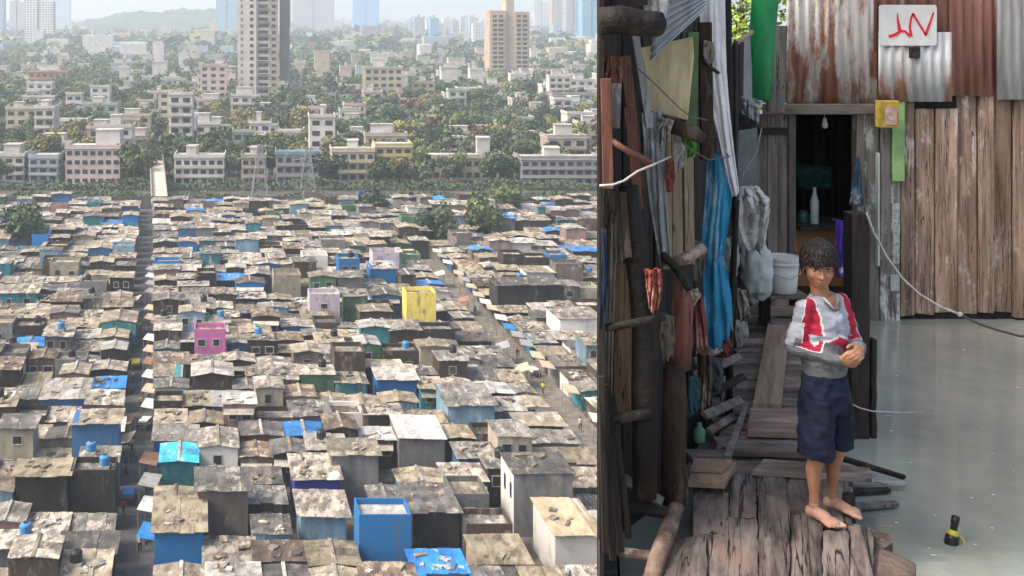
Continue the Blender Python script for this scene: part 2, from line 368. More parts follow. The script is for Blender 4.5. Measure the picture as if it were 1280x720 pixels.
Y = 84.0; row = 0; rows_all = []
while Y < 259:
    for blk, (xa, xb) in enumerate((
            (X(-75, Y), lane(Y)-1.8),
            (lane(Y)+1.7, (alley(Y)-3.0) if Y < 212 else X(900, Y)),
            (alley(Y)+2.4, X(930, Y)))):
        if blk == 2 and Y >= 212: continue
        x = xb if blk == 0 else xa
        while (x > xa if blk == 0 else x < xb-1.5):
            wd = RND.uniform(3.0, 4.7)*(.92 if Y > 220 else 1)
            if blk != 0 and xb-(x+wd) < 2.6: wd = xb-x
            yy = Y+RND.uniform(-.7, .7); d = RND.uniform(3.0, 4.1)
            h = max(2.4, RND.gauss(3.25, .7)); 
            if RND.random() < .08: h += RND.uniform(1.0, 2.4)*(1 if Y < 190 else .45)
            if blk == 0: x0, x1 = x-wd, x; x -= wd+RND.uniform(.02,.25)
            else: x0, x1 = x, x+wd; x += wd+RND.uniform(.02,.25)
            if Y < 212 and ((blk == 2 and x0 < alley(Y)+2.6) or (blk == 1 and x1 > alley(Y)-6.2)): h = RND.uniform(2.1, 2.5)
            rt = RND.choices(('mono','gable','flat'), (.58,.32,.10))[0]
            hd = dict(x0=x0, x1=x1, y=yy, d=d, h=h, rt=rt, roof=RND.choice(RW), wall=RND.choice(WW), label=None, fl='', seed=RND.randint(0,10**6), spec=False, row=row, blk=blk)
            if any((hd['x0']-1 < tx < hd['x1']+1 and hd['y']-1.5 < ty < hd['y']+d+1) for tx,ty,_,_ in TREEPOS): continue
            c = clash(hd)
            if c:
                # trim sideways if a good piece is left
                sx = LK*.8*(hd['y']-c['y'])
                if c['x0']+sx-hd['x0'] > 2.6: hd['x1'] = c['x0']+sx-.25
                elif hd['x1']-c['x1']-sx > 2.6: hd['x0'] = c['x1']+sx+.25
                elif c['y']-hd['y'] > 3.2: hd['d'] = c['y']-hd['y']-.5
                elif hd['y']+hd['d']-(c['y']+c['d']) > 3.0 : nd = hd['y']+hd['d']-(c['y']+c['d'])-.4; hd['y'] = c['y']+c['d']+.4; hd['d'] = nd
                else: continue
                if clash(hd): continue
            if any(q['spec'] and 0 < q['y']-hd['y'] < 11 and hd['x0'] < q['x1']+.8 and hd['x1'] > q['x0']-.8 for q in houses): hd['h'] = min(hd['h'], 2.7)
            houses.append(hd)
    Y += RND.uniform(4.7, 5.5); row += 1
def ctr_px(h): return CX+F*((h['x0']+h['x1'])/2)/h['y']
for h in houses:
    if h['spec']:
        h['row'] = min((q for q in houses if not q['spec']), key=lambda q: abs(q['y']-h['y']))['row']
        xm = (h['x0']+h['x1'])/2; h['blk'] = 0 if xm < lane(h['y']) else (1 if xm < alley(h['y']) or h['y'] > 212 else 2)
vis = [h for h in houses if -30 < ctr_px(h) < 762 and (h['y'] > 88 or h['h'] > 3)]
def py_top(h): return CY+F*(ZC-h['h'])/(h['y']+h['d'])
vis = [h for h in vis if py_top(h) < 722]
vis.sort(key=lambda h: (not h['spec'], h['y']))
solo = vis[:296]; solo_ids = {id(h) for h in solo}
rowlist = {}
for h in solo: rowlist.setdefault((h['row'], h['blk']), []).append(h)
for (r_, b_), L in rowlist.items():
    L.sort(key=lambda h: h['x0'], reverse=(b_ == 0))
    for i, h in enumerate(L): h['ordn'] = i
minrow = min(h['row'] for h in solo)
SIDE = {0:'left of the lane', 1:'right of the lane', 2:'beyond the diagonal alley'}
for h in solo:
    lb = h['label'] or '%s-roofed shack with %s front, %s %s, %s row up' % (h['roof'].replace(' ', '-') , h['wall'], ORD[h['ordn']], SIDE[h['blk']], ORD[h['row']-minrow])
    h['label'] = lb
    root = thing('shack', ((h['x0']+h['x1'])/2, h['y'], 0), lb, 'shack', 'shacks packed along the lane and the alley')
    W_, Rf, Ex = shack_geo(None, h['seed'], h['x0'], h['x1'], h['y'], h['d'], h['h'], h['rt'], LK*.8, None, None, None)
    if h['fl'] == 'side':
        wm = [WALL['grey'], WALL['white']]  # white house: shade painted in as grey, only the lit flank left white
        W_.m = [0]*len(W_.f); W_.m[5] = 1; W_.build('wall', wm, root)
        for yy in (1.0, 2.9):
            m = MB(); xs = h['x0']+LK*.8*yy; m.box(xs-.05, h['y']+yy-.4, 3.2, xs+.02, h['y']+yy+.4, 4.5); m.build('window', glass_m, root)
    else: W_.build('wall', WALL[h['wall']], root)
    ro = Rf.build('roof', ROOF[h['roof']], root)
    if Ex.f:
        if h['rt'] == 'gable': Ex.build('ridge_cap', ROOF['pale tin' if h['seed']%2 else 'beige cement'], ro)
        else: tag(Ex.build('roof_clutter', ROOF[('pale tin','dark grey','brown rusty','sandy tin','mottled')[h['seed']%5]], ro), kind='stuff')
    rng = random.Random(h['seed']+5)
    if h['fl'] == 'w' or (not h['spec'] and rng.random() < .6): openings(rng, h['x0'], h['x1'], h['y'], h['h'], root, 0, None)
# the far rows and what lies beside the view: one mass
mass = MB(); mats_ = list(ROOF.values())+list(WALL.values()); rk = list(ROOF); wk = list(WALL)
for h in houses:
    if id(h) in solo_ids: continue
    W_, Rf, Ex = shack_geo(None, h['seed'], h['x0'], h['x1'], h['y'], h['d'], h['h'], h['rt'], LK*.8, None, None, None)
    for q, mi in ((W_, len(rk)+wk.index(h['wall'])), (Rf, rk.index(h['roof'])), (Ex, rk.index('pale tin'))):
        o_ = len(mass.v); mass.v += q.v; mass.f += [tuple(o_+a for a in f) for f in q.f]; mass.m += [mi]*len(q.f)
tag(mass.build('distant_shacks', mats_, base=(0,200,0)), 'mass of small shack roofs filling the far side of the slum', 'shacks', kind='stuff')

# ------------------------------------------------------------------ trees
LEAF = {
 'dark green': mat('leaf_dark', (.075,.110,.050), (.036,.060,.030), scale=.6, rough=.8, island=.3, objrnd=.25, spec=.2),
 'green': mat('leaf_mid', (.120,.150,.055), (.062,.090,.036), scale=.6, rough=.8, island=.3, objrnd=.25, spec=.2),
 'grey-green': mat('leaf_grey', (.11,.135,.085), (.058,.078,.05), scale=.6, rough=.8, island=.4, objrnd=.25, spec=.2),
 'olive yellow': mat('leaf_olive', (.21,.19,.06), (.12,.125,.04), scale=.6, rough=.8, island=.4, objrnd=.2, spec=.2),
 'rust-orange': mat('leaf_rust', (.22,.15,.065), (.12,.10,.045), scale=.6, rough=.8, island=.4, objrnd=.2, spec=.2),
}
bark = mat('bark', (.12,.09,.065), (.06,.045,.035), scale=5, rough=.95, bump=.02)
def crown_mesh(rng, hh, rr, nleaf, size, mb=None, o=Vector((0,0,0))):
    mb = mb or MB(); lobes = []
    for _ in range(rng.randint(6, 10)):
        a = rng.uniform(0, 6.28); q = rng.uniform(.15, .75)*rr
        lobes.append((Vector((math.cos(a)*q, math.sin(a)*q, hh*rng.uniform(.42, .86))), rr*rng.uniform(.28, .52)))
    lobes.append((Vector((0,0,hh*.72)), rr*.6))
    for _ in range(nleaf):
        c, r = rng.choice(lobes); d = Vector((rng.gauss(0,1), rng.gauss(0,1), rng.gauss(0,1))).normalized()
        p = o+c+d*r*(rng.random()**.35)*Vector((1,1,.8)).length/1.62; s = size*rng.uniform(.6, 1.4)
        u = (d+Vector((rng.gauss(0,.6), rng.gauss(0,.6), rng.gauss(0,.6)))).orthogonal().normalized(); v = u.cross(d+Vector((rng.gauss(0,.5),rng.gauss(0,.5),rng.gauss(0,.5)))).normalized()
        mb.poly([p-u*s-v*s*.4, p+u*s*.3-v*s, p+u*s+v*s*.5, p-u*s*.4+v*s])
    return mb, lobes
PROTO = {}
def tree_proto(kind, v):
    if (kind, v) in PROTO: return PROTO[kind, v]
    rng = random.Random(hash(kind) % 1 + v*31+len(kind)); hh, rr = 9.0, 5.0
    cm, lobes = crown_mesh(rng, hh, rr, 1500, .33)
    tm = MB(); tm.tube([(0,0,-.2),(.1,0,1.6),(0,.1,3.6),(.2,0,5.6)], [.34,.27,.22,.12], 8)
    for c, r in lobes[:5]: tm.tube([(0,.05,3.0),(c.x*.5,c.y*.5,(3.2+c.z)/2),tuple(c)], [.16,.11,.05], 6)
    PROTO[kind, v] = (tm, cm); return PROTO[kind, v]
proto_me = {}
def put_tree(x, y, hh, rr, kind, v, label, group, rot=0, dz=0):
    root = thing('tree', (x, y, dz), label, 'tree', group)
    root.rotation_euler.z = rot; root.scale = (rr/5.0, rr/5.0, hh/9.0)
    key = (kind, v)
    if key not in proto_me:
        tm, cm = tree_proto(kind, v)
        t_ = tm.build('trunk', bark, base=(0,0,0)); c_ = cm.build('crown', LEAF[kind], base=(0,0,0)); proto_me[key] = (t_.data, c_.data)
        for o in (t_, c_): o.parent = root
    else:
        for nm, me in zip(('trunk','crown'), proto_me[key]):
            o = bpy.data.objects.new(nm, me); col.objects.link(o); o.parent = root
    return root
slab = ['broad dark tree standing among shack roofs left of the lane', 'round grey-green tree where the alley meets the far roofs',
        'bright green tree right of the grey-green one among the shacks', 'small tree among shack roofs before the boundary wall',
        'low green tree at the far edge of the slum near the wall', 'smaller dark tree behind the broad one left of the lane']
for i, (x, y, hh, rr) in enumerate(TREEPOS):
    put_tree(x, y, hh, rr, ('dark green','grey-green','green','grey-green','green','dark green')[i], i%3, slab[i], 'trees among the shacks', rot=i*1.3)
# ------------------------------------------------------------------ boundary: wall, track bed, greenery, pylons, road bridge
conc = mat('concrete', (.36,.34,.31), (.20,.19,.17), scale=.6, rough=.9)
dconc = mat('dark_concrete', (.10,.095,.095), (.055,.052,.052), scale=.4, rough=.95, third=(.2,.19,.17), third_amt=.2)
wl = MB()
for i in range(60):
    xa = -150+i*5.0; wl.box(xa, 267, 0, xa+4.7, 267.35, 3.0+RND.uniform(-.1,.1)); wl.box(xa+4.7, 266.9, 0, xa+5.0, 267.45, 3.3)
tag(wl.build('boundary_wall', dconc), 'long stained dark boundary wall between the slum and the green suburb', 'wall')
g = MB(); g.poly([(-300,268,.01),(300,268,.01),(300,303,.01),(-300,303,.01)]); tag(g.build('track_bed', mat('ballast',(.075,.07,.065),(.04,.038,.036),scale=.3,third=(.07,.085,.05),third_amt=.35),base=(0,300,.01)), kind='structure')
sh = MB(); rng = random.Random(3)
for i in range(16000):
    x = rng.uniform(-150, 130); z = abs(rng.gauss(0, 1.1)); hmax = 1.5+2.2*max(0, noise.noise(Vector((x*.08, 3, 1)))+.35); z = rng.random()**.7*hmax
    p = Vector((x, (296.5 if i%2 else 276+8*noise.noise(Vector((x*.02,0,0))))+rng.uniform(-2.2,2.2), z)); s = rng.uniform(.2,.45); u = Vector((rng.gauss(0,1),rng.gauss(0,1),rng.gauss(0,1))).normalized(); v = u.orthogonal().normalized()
    sh.poly([p-u*s, p-v*s, p+u*s, p+v*s])
tag(sh.build('undergrowth', LEAF['dark green'], base=(0,304,0)), 'dark green undergrowth growing along the track behind the boundary wall', 'undergrowth', kind='stuff')
# road leaving the lane over the track
g = thing('road_bridge', (X(200,294), 294, 0), 'pale narrow road bridge rising over the track where the lane ends', 'bridge')
m = MB(); xa, xb = X(190,262), X(210,262); xc, xd = X(187,326), X(203,326)
m.hexa([(xa,262,0),(xb,262,0),(xd,326,3),(xc,326,3),(xa,262,1.2),(xb,262,1.2),(xd,326,5.6),(xc,326,5.6)]); m.build('deck', mat('bridge_concrete',(.52,.46,.38),(.36,.32,.27),scale=.5), g)
for q in (0,1):
    m = MB(); a, b = ((xa,262),(xc,326)) if q==0 else ((xb,262),(xd,326)); 
    m.hexa([(a[0]-.12,a[1],1.21),(a[0]+.12,a[1],1.21),(b[0]+.12,b[1],5.61),(b[0]-.12,b[1],5.61),(a[0]-.12,a[1],2.2),(a[0]+.12,a[1],2.2),(b[0]+.12,b[1],6.6),(b[0]-.12,b[1],6.6)]); m.build('parapet', conc, g)
steel = mat('galvanised', (.34,.35,.36), (.22,.22,.23), scale=2, rough=.5, metal=.4)
def pylon(px, pyb, pyt, label):
    Y = DY(pyb, ZC); x = X(px, Y); H = (pyb-pyt)/F*Y
    g = thing('lattice_pylon', (x, Y, 0), label, 'pylon', 'pylons behind the boundary wall')
    b0, b1 = 2.2, .5; m = MB(); 
    cs = [(-1,-1),(1,-1),(1,1),(-1,1)]
    pt = lambda c, t: Vector((x+c[0]*(b0+(b1-b0)*t), Y+c[1]*(b0+(b1-b0)*t), H*t))
    for c in cs: m.tube([pt(c,0), pt(c,1)], .11, 5)
    m.build('leg_frame', steel, g); m = MB(); n = 6
    for k in range(n):
        for i in range(4):
            a, b = cs[i], cs[(i+1)%4]; m.tube([pt(a,k/n), pt(b,(k+1)/n)], .06, 4); m.tube([pt(b,k/n), pt(a,(k+1)/n)], .06, 4)
    m.build('bracing', steel, g); m = MB()
    for t in (.8, .98):
        m.tube([(x-3.2,Y,H*t),(x,Y,H*t+.5),(x+3.2,Y,H*t)], .1, 5)
    m.build('cross_arm', steel, g)
pylon(325, 256, 182, 'steel lattice pylon in front of the beige block')
pylon(385, 254, 186, 'steel lattice pylon in front of the blue-roofed block')

# ------------------------------------------------------------------ blocks of the suburb
def bm_(n, c):
    c = tuple(v*.70 for v in c)
    return mat('block_'+n, c, tuple(v*.72 for v in c), scale=.25, rough=.85, objrnd=.10, third=tuple(v*.5 for v in c), third_amt=.12, tscale=.3, tstretch=(1,1,.3))
BC = {'white': bm_('white',(.76,.73,.70)), 'cream': bm_('cream',(.66,.58,.42)), 'pink': bm_('pink',(.70,.56,.54)), 'yellow': bm_('yellow',(.66,.54,.22)),
      'grey': bm_('grey',(.38,.37,.38)), 'beige': bm_('beige',(.52,.45,.36)), 'orange': bm_('orange',(.55,.28,.14)), 'pale blue': bm_('pblue',(.42,.55,.62)),
      'pale green': bm_('pgreen',(.48,.58,.50)), 'brown': bm_('brown',(.36,.25,.19))}
slab_m = mat('flat_roof', (.42,.39,.35), (.26,.24,.22), scale=.3, rough=.9, objrnd=.2)
def block(x0, x1, y, d, h, wall, label, floors=None, bays=None, stair=None, parts=True, k=-.1, balc=True, band=None, grp=None, winm=None, wlim=100, roofm=None, flank=True):
    g = thing('apartment_block' if h < 30 else 'tower_block', ((x0+x1)/2, y, 0), label, 'building' if h < 30 else 'tower', grp)
    floors = floors or max(1, round(h/3.1)); wd = x1-x0; bays = bays or max(2, round(wd/3.2)); fh = h/floors
    m = MB(); m.box(x0, y, 0, x1, y+d, h, k); m.build('wall', BC[wall] if isinstance(wall, str) else wall, g)
    m = MB(); m.box(x0-.25, y-.25, h+.002, x1+.25, y+d+.25, h+.3, k); ro = m.build('roof', roofm or slab_m, g)
    m = MB(); 
    m.box(x0-.2,y-.2,h+.3,x1+.2,y,h+1.1); m.box(x0-.2,y+.005,h+.3,x0,y+d,h+1.1,k); m.box(x1,y+.005,h+.3,x1+.2,y+d,h+1.1,k); m.build('parapet', BC[wall] if isinstance(wall,str) else wall, ro)
    if stair:
        m = MB(); a, b, sh_ = stair; m.box(x0+wd*a, y+d*.3, h+.31, x0+wd*b, y+d*.75, h+.3+sh_); m.build('stair_head', BC['white'], g)
        m = MB(); m.box(x0+wd*a-.2, y+d*.3-.2, h+.302+sh_, x0+wd*b+.2, y+d*.75+.2, h+.5+sh_); m.build('stair_roof', slab_m, g)
    if parts:
        cnt = 0
        wme = None
        for f in range(floors-1, -1, -1):
            z = f*fh+fh*.3
            for q in range(bays):
                if cnt >= wlim: break
                cx = x0+wd*(q+.5)/bays; w2 = min(wd/bays*.32, 1.1)
                if wme is None:
                    m = MB(); m.box(cx-w2, y-.07, z, cx+w2, y+.03, z+fh*.46); wo = m.build('window', winm or glass_m, g); wme = wo.data; c0 = (cx, z)
                else:
                    wo = bpy.data.objects.new('window', wme); col.objects.link(wo); wo.parent = g; wo.location = (cx-c0[0], 0, z-c0[1])
                cnt += 1
            if flank:
                for q in range(max(1, int(d/4))):
                    if cnt >= wlim: break
                    yy = y+d*(q+.5)/max(1,int(d/4)); xs = x0 if (x0+x1)/2 > 0 else x1
                    sg = -1 if xs == x0 else 1; xx = xs+k*(yy-y)
                    m = MB(); m.box(min(xx,xx+sg*.12)-.05, yy-.7, z, max(xx,xx+sg*.12)+.05, yy+.7, z+fh*.46); m.build('window', glass_m, g); cnt += 1
        if balc:
            for f in range(1, floors):
                m = MB(); z = f*fh; m.box(x0+.1, y-.9, z-.12, x1-.1, y-.08, z); 
                bo = m.build('balcony', BC['white'] if f % 2 else slab_m, g); 
                m = MB(); m.box(x0+.1, y-.9, z+.002, x1-.1, y-.82, z+.65); m.build('railing', BC[wall] if isinstance(wall,str) else wall, bo)
    return g
LAND = []   # landmarks for labels: px, py, words
def B(px0, px1, pyt, pyb, wall, label, d=10, lm=None, **kw):
    Y = DY(pyb, ZC); h = (pyb-pyt)/F*Y
    LAND.append(((px0+px1)/2, pyb, lm or label)); BOX.append((X(px0,Y), X(px1,Y), Y, d))
    return block(X(px0,Y), X(px1,Y), Y, d, h, wall, label, **kw)
BOX = []
B(82,150,186,232,'pink','pale pink four-storey block with rows of arched windows', floors=4, bays=7, stair=(.5,.95,4.4), lm='pale pink block', balc=False, roofm=BC['white'])
B(218,280,198,232,'white','white three-storey block with long balconies', floors=3, bays=6, stair=(.2,.4,2.5), lm='balconied white block')
B(302,332,198,232,'beige','beige three-storey block behind the pylon', floors=3, bays=3, stair=(.3,.6,2.2), lm='beige block')
B(345,398,194,232,'grey','grey block with blue rooftop sheeting', floors=3, bays=5, lm='blue-roofed block', roofm=ROOF['turquoise tarpaulin'])
B(415,468,190,228,'cream','cream three-storey block joined to a yellow one', floors=3, bays=5, stair=(.35,.6,2.4), lm='cream block')
B(470,515,184,226,'yellow','yellow balconied block with a white top floor', floors=4, bays=4, lm='yellow block', roofm=BC['white'])
B(530,632,198,226,'cream','long low cream block with a stair tower', floors=2, bays=10, stair=(.66,.82,5), lm='long cream block', balc=False)
B(652,752,200,232,'grey','long grey unfinished block with open floors', floors=3, bays=9, stair=(.3,.5,2.5), lm='long grey block')
B(-20,30,196,228,'white','white three-storey house at the end of the suburb row', floors=3, bays=4, stair=(.4,.8,2.6), lm='end white house')
B(36,72,198,228,'pale blue','pale blue house beside the pale pink block', floors=3, bays=3, lm='pale blue house')
B(456,503,86,136,'cream','cream seven-storey block with dark balconies above the trees', floors=6, bays=5, stair=(.2,.5,4), lm='cream seven-storey block', balc=False, d=16)
B(36,84,90,116,'orange','orange and white building with tiered roof', floors=3, bays=6, stair=(.25,.75,3.5), lm='orange tiered building')
B(28,68,122,146,'white','white house below the orange tiered building', floors=2, bays=4, lm='white house under the tiered one')
B(82,138,130,150,'white','low white twin-roofed building among trees', floors=2, bays=6, lm='low white twin-roofed building')
B(200,232,100,122,'pale green','pale green house behind the treetops', floors=3, bays=4, lm='pale green house')
B(247,272,96,130,'white','narrow white block left of the tallest tower', floors=4, bays=3, lm='narrow white block')
B(205,240,128,148,'white','pale villa surrounded by dark trees', floors=2, bays=4, lm='pale villa')
B(666,706,88,106,'cream','cream house right of the brown tower', floors=3, bays=5, lm='cream house by the brown tower')
B(692,748,118,140,'grey','grey row house with dark windows', floors=3, bays=6, lm='grey row house')
B(556,605,118,138,'white','white house group among dark trees', floors=2, bays=6, lm='white house group')
B(500,545,158,176,'pale green','low pale building half hidden by trees', floors=2, bays=5, lm='low pale building')
B(580,624,160,182,'cream','flat cream roof in the middle of yellowing trees', floors=2, bays=5, lm='flat cream-roofed building', roofm=BC['white'])
B(345,380,166,190,'white','white house behind the blue-roofed block', floors=2, bays=4, lm='white house behind the blue roof')
B(252,288,160,184,'white','white villa with stair tower behind the balconied block', floors=2, bays=4, stair=(.3,.6,3), lm='white villa with stair tower')
B(170,205,210,236,'pale blue','small pale blue house beside the bridge', floors=2, bays=3, lm='small house by the bridge') if False else None
# towers
def tower(px0, px1, pyb, h, d, wallm, label, lm, bays, pitch, side=None, top=None):
    Y = DY(pyb, ZC); x0, x1 = X(px0,Y), X(px1,Y); LAND.append(((px0+px1)/2, pyb, lm)); BOX.append((x0, x1, Y, d))
    g = thing('tower_block', ((x0+x1)/2, Y, 0), label, 'tower')
    return g, x0, x1, Y
tw = mat('tower_plaster', (.54,.50,.46), (.43,.40,.36), scale=.1, rough=.8); tg = mat('tower_grey', (.30,.30,.31), (.22,.22,.23), scale=.1, rough=.8); tdk = mat('tower_shadow_bay', (.07,.075,.085), None, scale=.2)
g, x0, x1, Y = tower(297, 345, 138, 74, 22, tw, 'tall white residential tower with a dark window column', 'tallest tower', 4, 3.2)
m = MB(); m.box(x0, Y, 0, x0+9.2, Y+22, 74, -.1); m.build('wall', tw, g)
m = MB(); m.box(x0+9.202, Y+1.2, 0, x0+15.5, Y+22, 78, -.1); m.build('core', tw, g)
m = MB(); m.box(x0+15.502, Y+.4, 0, x1+1, Y+20, 70, -.1); m.build('wing', BC['beige'], g)
m = MB(); m.box(x1+1.002, Y+9, 14, x1+6, Y+22, 58, -.1); m.build('wing', tg, g)
def copies(name, mb, mt, parent, locs):
    o = mb.build(name, mt, parent)
    for L in locs:
        c = bpy.data.objects.new(name, o.data); col.objects.link(c); c.parent = parent; c.location = L
mm = MB(); mm.box(x0+10, Y+1.1, 2.0, x0+14.8, Y+1.3, 3.7); copies('window', mm, glass_m, g, [(0,0,3.2*i) for i in range(1,23)])
mm = MB(); mm.box(x0+16.6, Y+.3, 2.0, x1-.2, Y+.5, 3.5); copies('window', mm, glass_m, g, [(0,0,3.2*i) for i in range(1,21)])
mm = MB(); mm.box(x0+6.0, Y-.1, 2.0, x0+7.6, Y+.1, 3.6); copies('window', mm, glass_m, g, [(0,0,3.2*i) for i in range(1,22)])
mm = MB(); mm.box(x0+1.5, Y-.1, 2.0, x0+2.6, Y+.1, 3.6); copies('window', mm, mat('window_grey',(.22,.22,.24),None,scale=1,rough=.4), g, [(0,0,3.2*i) for i in range(1,22)])
for i in range(0, 10):
    mm = MB(); mm.box(x0+9.4, Y-.6, 5+i*6.4, x0+15.3, Y+1.15, 5.15+i*6.4); mm.build('balcony', tw, g)
tb = mat('tower_brown', (.44,.33,.25), (.33,.24,.18), scale=.1, rough=.8)
g, x0, x1, Y = tower(612, 662, 100, 44, 22, tb, 'brown residential tower with two slabs and pale balconies', 'brown tower', 4, 3.2)
hw = (x1-x0)
m = MB(); m.box(x0, Y, 0, x0+hw*.42, Y+20, 50, -.1); m.build('wall', tb, g)
m = MB(); m.box(x0+hw*.422, Y+2, 0, x0+hw*.62, Y+20, 62, -.1); m.build('core', BC['cream'], g)
m = MB(); m.box(x0+hw*.622, Y+.5, 0, x1, Y+20, 49, -.1); m.build('wall', tb, g)
for a, b, yy in ((.08,.18,0),(.24,.34,0),(.68,.78,.5),(.84,.94,.5)):
    mm = MB(); mm.box(x0+hw*a, Y+yy-.12, 2.0, x0+hw*b, Y+yy+.05, 3.9); copies('window', mm, glass_m, g, [(0,0,3.3*i) for i in range(1,14)])
for a, b, yy in ((.06,.36,0),(.66,.96,.5)):
    mm = MB(); mm.box(x0+hw*a, Y+yy-1, .9, x0+hw*b, Y+yy-.14, 1.5); copies('balcony', mm, BC['cream'], g, [(0,0,3.3*i) for i in range(1,14)])
# far towers: facade pattern in the material
def facade(n, c, dk, sx, sz):
    nm = 'facade_'+n
    m = bpy.data.materials.new(nm); m.use_nodes = True; nn = m.node_tree.nodes; l = m.node_tree.links; b = nn['Principled BSDF']
    tc = nn.new('ShaderNodeTexCoord'); br = nn.new('ShaderNodeTexBrick'); mp = nn.new('ShaderNodeMapping'); mp.inputs['Rotation'].default_value = (R(90),0,0)
    ad = nn.new('ShaderNodeMapping')
    l.new(tc.outputs['Object'], mp.inputs[0]); l.new(mp.outputs[0], br.inputs['Vector'])
    br.offset = 0; br.inputs['Scale'].default_value = 1; br.inputs['Brick Width'].default_value = sx; br.inputs['Row Height'].default_value = sz
    br.inputs['Mortar Size'].default_value = .55; br.inputs['Mortar Smooth'].default_value = .1
    br.inputs['Color1'].default_value = (*dk,1); br.inputs['Color2'].default_value = (*[v*1.4 for v in dk],1); br.inputs['Mortar'].default_value = (*c,1)
    l.new(br.outputs[0], b.inputs['Base Color']); b.inputs['Roughness'].default_value = .6; return m
FC = [facade('blue',(.16,.34,.46),(.06,.20,.34),3.5,3.4), facade('grey',(.42,.42,.44),(.12,.14,.17),3.6,3.3), facade('pale',(.62,.58,.54),(.18,.20,.24),4,3.3),
      facade('brown',(.42,.32,.26),(.12,.11,.11),3.6,3.3), facade('glass',(.05,.32,.58),(.03,.24,.50),2.4,3.6)]
for q, (px0, px1, pyb, h, d, mi, lb, lm) in enumerate([
  (441,474,43,95,30,4,'slim bright blue glass tower on the skyline','blue glass tower'),
  (366,418,46,70,30,1,'pair-width hazy grey tower on the skyline','hazy grey tower'),
  (37,86,40,95,40,0,'wide hazy blue tower above the suburb','wide blue tower'),
  (12,30,52,44,20,1,'slender grey tower left of the wide blue tower','slender grey tower'),
  (30,66,62,36,20,2,'low pale tower before the wide blue one','low pale tower'),
  (-12,4,56,75,20,0,'hazy blue tower cut by the picture edge','edge blue tower'),
  (270,297,50,62,26,0,'hazy blue tower just left of the tallest tower','tower beside the tallest'),
  (346,364,58,60,22,2,'pale tower right of the tallest tower','pale tower right of the tallest'),
  (690,706,48,75,24,3,'pinkish brown tower on the skyline','pinkish tower'),
  (708,726,56,66,24,1,'grey tower between two pale skyline towers','grey skyline tower'),
  (728,752,62,70,24,0,'blue-grey tower at the end of the skyline','end blue-grey tower'),
  (668,686,44,58,20,2,'pale tower right of the brown tower','pale tower by the brown one')]):
    Y = DY(pyb, ZC); LAND.append(((px0+px1)/2, pyb, lm)); BOX.append((X(px0,Y), X(px1,Y), Y, d))
    x0, x1 = X(px0,Y), X(px1,Y); g = thing('tower_block', ((x0+x1)/2, Y, 0), lb, 'tower')
    h = (pyb-CY)/F*Y+h*.62; wd = x1-x0
    m = MB(); m.box(x0, Y, 0, x0+wd*.46, Y+d, h, -.1); m.box(x0+wd*.54, Y, 0, x1, Y+d, h*.97, -.1); m.box(x0+wd*.461, Y+3, 0, x0+wd*.539, Y+d-2, h*1.03, -.1); m.build('wall', FC[mi], g)
    m = MB(); m.box(x0+wd*.2, Y+4, h+.01, x0+wd*.4, Y+d*.6, h+5); m.build('roof_plant', slab_m, g)
# skyline row of small hazy blocks and scattered houses
for i in range(26):
    px = 505+i*4.6+RND.uniform(-2,2); pyb = RND.uniform(48,60); Y = DY(pyb, ZC); wd = RND.uniform(7,15)/F*Y; h = (pyb-RND.uniform(20,34))/F*Y; x0 = X(px,Y)
    if any(b[0]-4 < x0+wd and x0 < b[1]+4 and abs(b[2]-Y) < 40 for b in BOX): continue
    BOX.append((x0, x0+wd, Y, 20))
    g = thing('skyline_block', (x0+wd/2, Y, 0), '%s hazy block of the distant row between the glass tower and the brown tower' % ORD[i], 'building', 'hazy blocks on the skyline')
    m = MB(); m.box(x0, Y, 0, x0+wd, Y+20, h, -.1); m.build('wall', FC[(1,2,0,1,2)[i%5]], g); m = MB(); m.box(x0+wd*.3, Y+5, h+.01, x0+wd*.6, Y+14, h+4); m.build('stair_head', slab_m, g)
rel = {}
def near_label(px, py, desc):
    L = min(LAND, key=lambda l: (l[0]-px)**2+((l[1]-py)*2.2)**2)
    dx, dy = px-L[0], (py-L[1])*2.2
    side = ('right of' if dx > 0 else 'left of') if abs(dx) > abs(dy) else ('in front of' if dy > 0 else 'behind')
    k = (side, L[2], desc); n = rel.get(k, 0); rel[k] = n+1
    return '%s, %s closest %s the %s' % (desc, ORD[min(n, 45)], side, L[2])
cand = []
for i in range(1600):
    pyb = 58+(232-58)*RND.random()**1.15; Y = DY(pyb, ZC); px = RND.uniform(-15, 760)
    wd = RND.uniform(6, 13); d = RND.uniform(6, 10); x0 = X(px, Y)-wd/2; x1 = x0+wd
    if abs(px-200) < 14 and pyb > 190: continue
    if pyb > 214: continue
    if any(x0 < b[1]+2.5 and x1 > b[0]-2 and Y < b[2]+b[3]+5 and Y+d > b[2]-5 for b in BOX): continue
    BOX.append((x0, x1, Y, d)); cand.append((px, pyb, Y, x0, x1, d))
cand = cand[:275]
cand.sort(key=lambda c: c[2])
for i, (px, pyb, Y, x0, x1, d) in enumerate(cand):
    c = RND.choices(['white','cream','pink','grey','beige','pale blue','pale green','yellow','brown'], (13,5,3,2,3,1.4,1.2,.6,.6))[0]
    fl = RND.choices((2,3,4,5,7), (6,6,2,.6,.2))[0]; h = fl*3.1
    kind = '%s %s-storey house' % (c, {2:'two',3:'three',4:'four',5:'five',7:'seven'}[fl])
    block(x0, x1, Y, d, h, c, near_label(px, pyb, kind), floors=fl, bays=max(2, int((x1-x0)/3.4)), stair=(RND.uniform(.1,.4), RND.uniform(.5,.8), RND.uniform(2,3.4)) if RND.random() < .6 else None,
          parts=(Y < 620), balc=(Y < 620 and RND.random() < .5), wlim=26, grp='houses scattered through the green suburb', flank=False, winm=None,
          roofm=RND.choice([slab_m, slab_m, BC['white'], BC['pink'], BC['beige'], BC['white']]))
